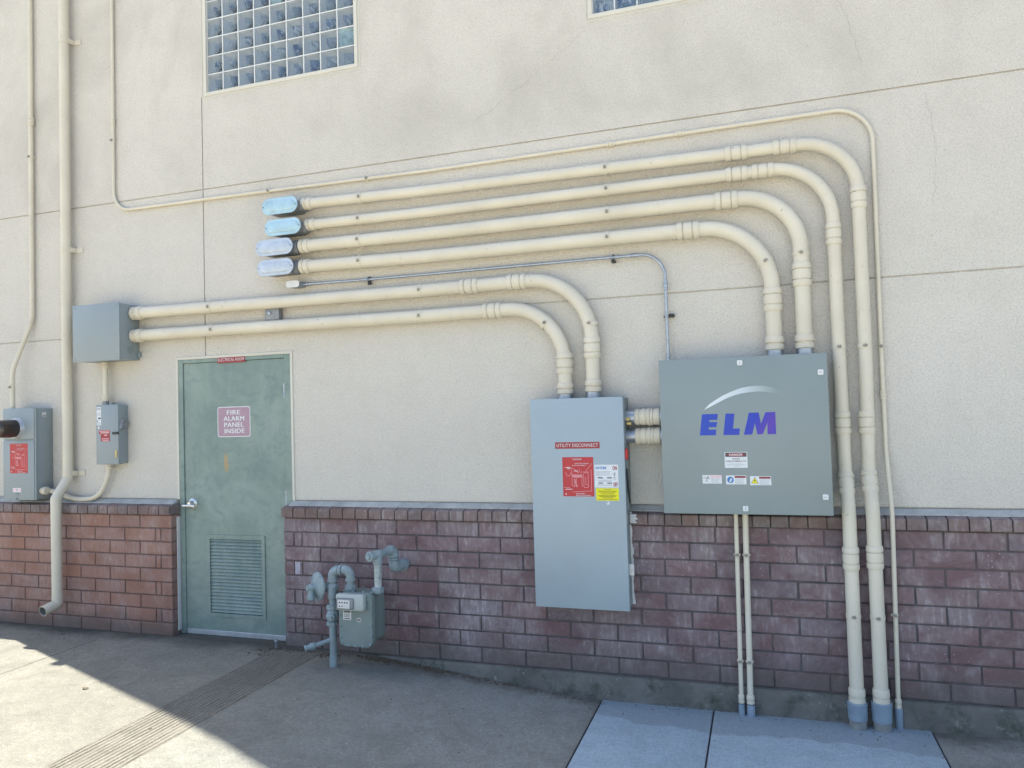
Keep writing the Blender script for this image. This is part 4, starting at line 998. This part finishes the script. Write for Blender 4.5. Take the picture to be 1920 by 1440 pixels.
for x, z, vert in ((2.869, .951, 1), (3.290, .880, 0), (3.288, .199, 0), (2.870, .131, 1)):
    bm = B(); prism(bm, rrect(x-.0145, z-.0145, x+.0145, z+.0145, .005), -.176, -.1695); lathe(bm, (x, -.176, z), (0, -1, 0), [(0, .009), (.002, .0085)], 18); o = obj('latch', bm, 'white', cv)
    bm = B(); box(bm, (x-(.0012 if vert else .008), -.1795, z-(.008 if vert else .0012)), (x+(.0012 if vert else .008), -.178, z+(.008 if vert else .0012))); obj('latch_slot', bm, 'cast', cv)

# ------------------------------------------------------------------ gas meter
g = thing('gas_meter', 'grey gas meter with riser pipes and round regulator beside the door', 'gas meter', (.40, -.25, -.92))
bm = B(); R = []
def ring(y, ins, zt=0): return [bm.verts.new((x, y, z)) for x, z in rrect(.338+ins, -.760+ins, .582-ins, -.418-ins-zt, .045, 6)]
lay = [(-.325, .012), (-.325, .004), (-.305, .0), (-.296, .0), (-.296, .008), (-.285, .013), (-.20, .012), (-.15, .010), (-.138, .014), (-.130, .024)]
R = [ring(y, i) for y, i in lay]
for A, C in zip(R, R[1:]):
    for k in range(len(A)): bm.faces.new((A[k], A[(k+1) % len(A)], C[(k+1) % len(A)], C[k]))
bm.faces.new(R[0]); bm.faces.new(R[-1][::-1]); mb = obj('meter_body', bm, 'gasm', g)
bm = B()
for x, z in ((.352, -.63), (.352, -.70), (.36, -.738), (.41, -.749), (.46, -.75), (.51, -.749), (.562, -.738), (.570, -.68), (.570, -.61), (.570, -.54), (.552, -.455), (.352, -.56)):
    lathe(bm, (x, -.325, z), (0, -1, 0), [(0, .008), (.003, .008), (.006, .006), (.009, .005)], 10)
for x in (.36, .43, .5, .56): 
    for y in (-.29, -.17): lathe(bm, (x, y, -.418), (0, 0, 1), [(0, .007), (.006, .005)], 8)
obj('bolt', bm, 'gasp', mb)
bm = B(); box(bm, (.345, -.372, -.520), (.545, -.326, -.418), .012, 3); ib = obj('index_box', bm, 'ibx', g)
bm = B(); box(bm, (.356, -.382, -.508), (.478, -.3725, -.440), .008, 3); obj('index_window', bm, 'cast', ib)
bm = B(); box(bm, (.368, -.3845, -.502), (.455, -.3825, -.449), .003, 2); fc = obj('index_face', bm, 'caulk', ib)
bm = B()
for k in range(4): lathe(bm, (.383+k*.018, -.3845, -.466), (0, -1, 0), [(0, .0055), (.0006, .0055)], 12)
for k in range(2): lathe(bm, (.383+k*.018, -.3845, -.489), (0, -1, 0), [(0, .0045), (.0006, .0045)], 12)
obj('dial', bm, 'ink', fc)
lb = plate('number_tag', .372, .430, -.590, -.525, -.3262, 'caulk', mb, .003, .001); bars('print', [(.377, .425, -.543, -.533), (.380, .421, -.554, -.551), (.380, .421, -.562, -.559), (.380, .421, -.570, -.567), (.380, .421, -.584, -.578)], -.3262, 'ink', lb)
bm = B(); prism(bm, rrect(.468, -.600, .503, -.572, .012), -.3262, -.3252); lb = obj('maker_mark', bm, 'alum', mb, False); bars('print', [(.474, .484, -.592, -.58), (.487, .497, -.590, -.582)], -.3262, 'ink', lb)
pr = .0235; gy = -.25
def fit(bm, c, ax, L_, r): lathe(bm, Vector(c)-Vector(ax).normalized()*L_/2, ax, [(0, r*.93), (L_*.12, r), (L_*.88, r), (L_, r*.93)], 22)
bm = B(); tube(bm, fillet([(.247, gy, -.96), (.252, gy, -.300), (.388, gy, -.286), (.385, gy, -.42)], {1: .045, 2: .045}, 10), pr, 22); rs = obj('riser_pipe', bm, 'gasp', g)
bm = B(); tube(bm, fillet([(.252, gy, -.365), (.252, gy, -.297), (.30, gy, -.294)], .045, 8), .030, 22); tube(bm, fillet([(.335, gy, -.291), (.388, gy, -.286), (.386, gy, -.350)], .045, 8), .030, 22)
fit(bm, (.315, gy, -.293), (1, 0, 0), .022, .034); fit(bm, (.252, gy, -.362), (0, 0, 1), .016, .034); fit(bm, (.386, gy, -.352), (0, 0, 1), .016, .034); obj('elbow', bm, 'gasp', rs)
bm = B(); lathe(bm, (.385, gy, -.428), (0, 0, 1), [(0, .030), (.012, .038), (.034, .038), (.040, .030), (.052, .030)], 8); obj('union_nut', bm, 'gasp', rs)
bm = B(); fit(bm, (.250, gy, -.43), (0, 0, 1), .10, .033); fit(bm, (.250, gy, -.40), (1, -.3, 0), .085, .020); lathe(bm, (.246, gy, -.545), (0, 0, 1), [(0, .036), (.03, .036)], 6); obj('tee', bm, 'gasp', rs)
bm = B(); lathe(bm, (.245, gy, -.655), (0, 0, 1), [(0, .028), (.004, .038), (.026, .038), (.03, .028), (.040, .036), (.062, .043), (.085, .036), (.10, .030), (.108, .038), (.132, .038), (.134, .028)], 8)
lathe(bm, (.245, gy+.045, -.595), (.2, -1, 0), [(0, .024), (.07, .026), (.09, .024), (.094, .012), (.106, .012)], 14); obj('shutoff_valve', bm, 'gasp', rs)
bm = B(); tube(bm, [(.236, gy, -.748), (.165, gy-.05, -.770), (.118, gy-.085, -.783)], .015, 14)
lathe(bm, (.150, gy-.062, -.773), (-.78, -.58, -.2), [(0, .022), (.03, .024), (.034, .017), (.05, .017), (.054, .022), (.066, .020)], 12)
lathe(bm, (.150, gy-.075, -.773), (0, 0, 1), [(-.02, .010), (.02, .010)], 8); obj('test_cock', bm, 'gasp', rs)
bm = B(); tube(bm, [(.247, gy, -1.0), (.247, gy, -.84)], pr*1.06, 22); obj('pipe_sleeve', bm, 'gasp', rs)
# regulator
n_ = Vector((-.52, -.85, 0)).normalized(); rc = Vector((.142, gy-.01, -.405))
bm = B(); lathe(bm, rc-n_*.04, n_, [(0, .035), (.012, .060), (.026, .082), (.030, .094), (.040, .094), (.044, .080), (.052, .060), (.060, .034), (.066, .030)], 32)
for k in range(8):
    a = 2*math.pi*k/8+.2; u, w = frame_axes(n_); lathe(bm, rc+(u*math.cos(a)+w*math.sin(a))*.087-n_*.002, n_, [(0, .006), (.008, .005)], 8)
rg = obj('regulator', bm, 'gasp', g)
bm = B(); lathe(bm, rc+n_*.02, n_, [(0, .026), (.035, .024), (.040, .018), (.052, .018)], 18)
q = rc+n_*.045; lathe(bm, q+Vector((0, 0, -.012)), (0, 0, -1), [(0, .018), (.035, .020), (.04, .025), (.066, .024), (.072, .012)], 16)
tube(bm, [q+Vector((-.006, 0, -.08)), q+Vector((-.010, 0, -.10)), q+Vector((0, 0, -.108)), q+Vector((.008, 0, -.098)), q+Vector((.006, 0, -.08))], .0018, 6); obj('regulator_vent', bm, 'gasp', rg)
bm = B(); tube(bm, [(.165, gy+.01, -.41), (.250, gy, -.405)], .020, 16); fit(bm, (.205, gy+.005, -.408), (1, 0, 0), .02, .027); obj('regulator_neck', bm, 'gasp', rg)
# outlet
ox = .586
bm = B(); tube(bm, [(ox, gy, -.42), (ox+.001, gy, -.19)], pr, 22); op = obj('outlet_pipe', bm, 'gasl', g)
bm = B(); lathe(bm, (ox, gy, -.428), (0, 0, 1), [(0, .032), (.012, .040), (.030, .040), (.036, .032)], 8); obj('union_nut', bm, 'gasp', op)
bm = B(); fit(bm, (ox+.001, gy, -.205), (0, 0, 1), .085, .031); fit(bm, (ox-.002, gy-.01, -.185), (.32, .95, 0), .11, .029); lathe(bm, (ox-.018, gy-.062, -.185), (-.32, -.95, 0), [(0, .033), (.010, .033), (.011, .020), (.026, .018)], 12); obj('tee', bm, 'gasp', op)
bm = B(); tube(bm, fillet([(ox+.01, gy+.03, -.183), (.632, -.115, -.175), (.632, -.115, -.296), (.655, .10, -.296)], .034, 8), .025, 22)
tube(bm, fillet([(.618, -.155, -.176), (.632, -.115, -.175), (.632, -.115, -.215)], .030, 8), .031, 22); tube(bm, fillet([(.632, -.115, -.255), (.632, -.115, -.296), (.645, -.02, -.296)], .032, 8), .034, 22)
for z in (-.217, -.235, -.252): fit(bm, (.632, -.115, z), (0, 0, 1), .012, .035)
lathe(bm, (.645, -.03, -.296), (0, 1, 0), [(0, .042), (.03, .042)], 8); obj('elbow', bm, 'gasp', op)

g.location = Vector(g.location)+Vector((.02, -.035, .006))
# ------------------------------------------------------------------ small things on the ground
def blob(name, pts, mat, z, label):
    bm = B(); vs = [bm.verts.new((x, y, gz(x)+z)) for x, y in pts]; bm.faces.new(vs); bmesh.ops.triangulate(bm, faces=bm.faces)
    return obj(name, bm, mat, None, False)
lf_pts = [(-1.02, -1.02, 'on the sunlit concrete', .020), (-.15, -1.40, 'lying on the ribbed strip', .010), (-2.2, -.16, 'in the shade below the downspout', .012)]
for i, (x, y, w, s) in enumerate(lf_pts):
    bm = B(); n = 7; top = []
    for k in range(n):
        a = 2*math.pi*k/n; top.append(bm.verts.new((x+s*math.cos(a)*(1.6 if k % 2 else .8), y+s*.7*math.sin(a), gz(x)+.004+.006*(k % 2))))
    c = bm.verts.new((x, y, gz(x)+.003)); c2 = bm.verts.new((x, y, gz(x)+.010))
    for k in range(n): bm.faces.new((top[k], top[(k+1) % n], c)); bm.faces.new((top[(k+1) % n], top[k], c2))
    tag(obj('dry_leaf', bm, 'leaf'), 'small curled dry leaf '+w, 'leaf', 'scattered dry leaves')
# grit and crumbs along the foot of the wall
bm = B()
for k in range(420):
    x = random.uniform(-3.4, 4.4); y = -abs(random.gauss(0, .09))-.035 if random.random() < .75 else -random.uniform(.1, 1.0)
    if DOOR[0] < x < DOOR[1]: y += .05
    if -.35 < x < .06: continue
    s = random.uniform(.0012, .004); z = gz(x)+(.006 if NEW[0] < x < NEW[1] else 0)
    r = bmesh.ops.create_icosphere(bm, subdivisions=1, radius=s, matrix=Matrix.Translation((x, y, z+s*.4)))
for cx, cy, n_, sx, sy in ((-.24, -.10, 90, .07, .03), (-.33, -.20, 40, .06, .03), (.47, -.06, 110, .10, .022), (.75, -.06, 90, .14, .02), (.13, -.12, 50, .06, .03), (1.3, -.06, 80, .3, .015)):
    for k in range(n_):
        x, y = random.gauss(cx, sx), min(-.03, random.gauss(cy, sy)); s = random.uniform(.003, .008)
        bmesh.ops.create_icosphere(bm, subdivisions=1, radius=s, matrix=Matrix.Translation((x, y, gz(x)+s*.15)))
o = obj('grit', bm, 'rust', None, False); o['kind'] = 'stuff'
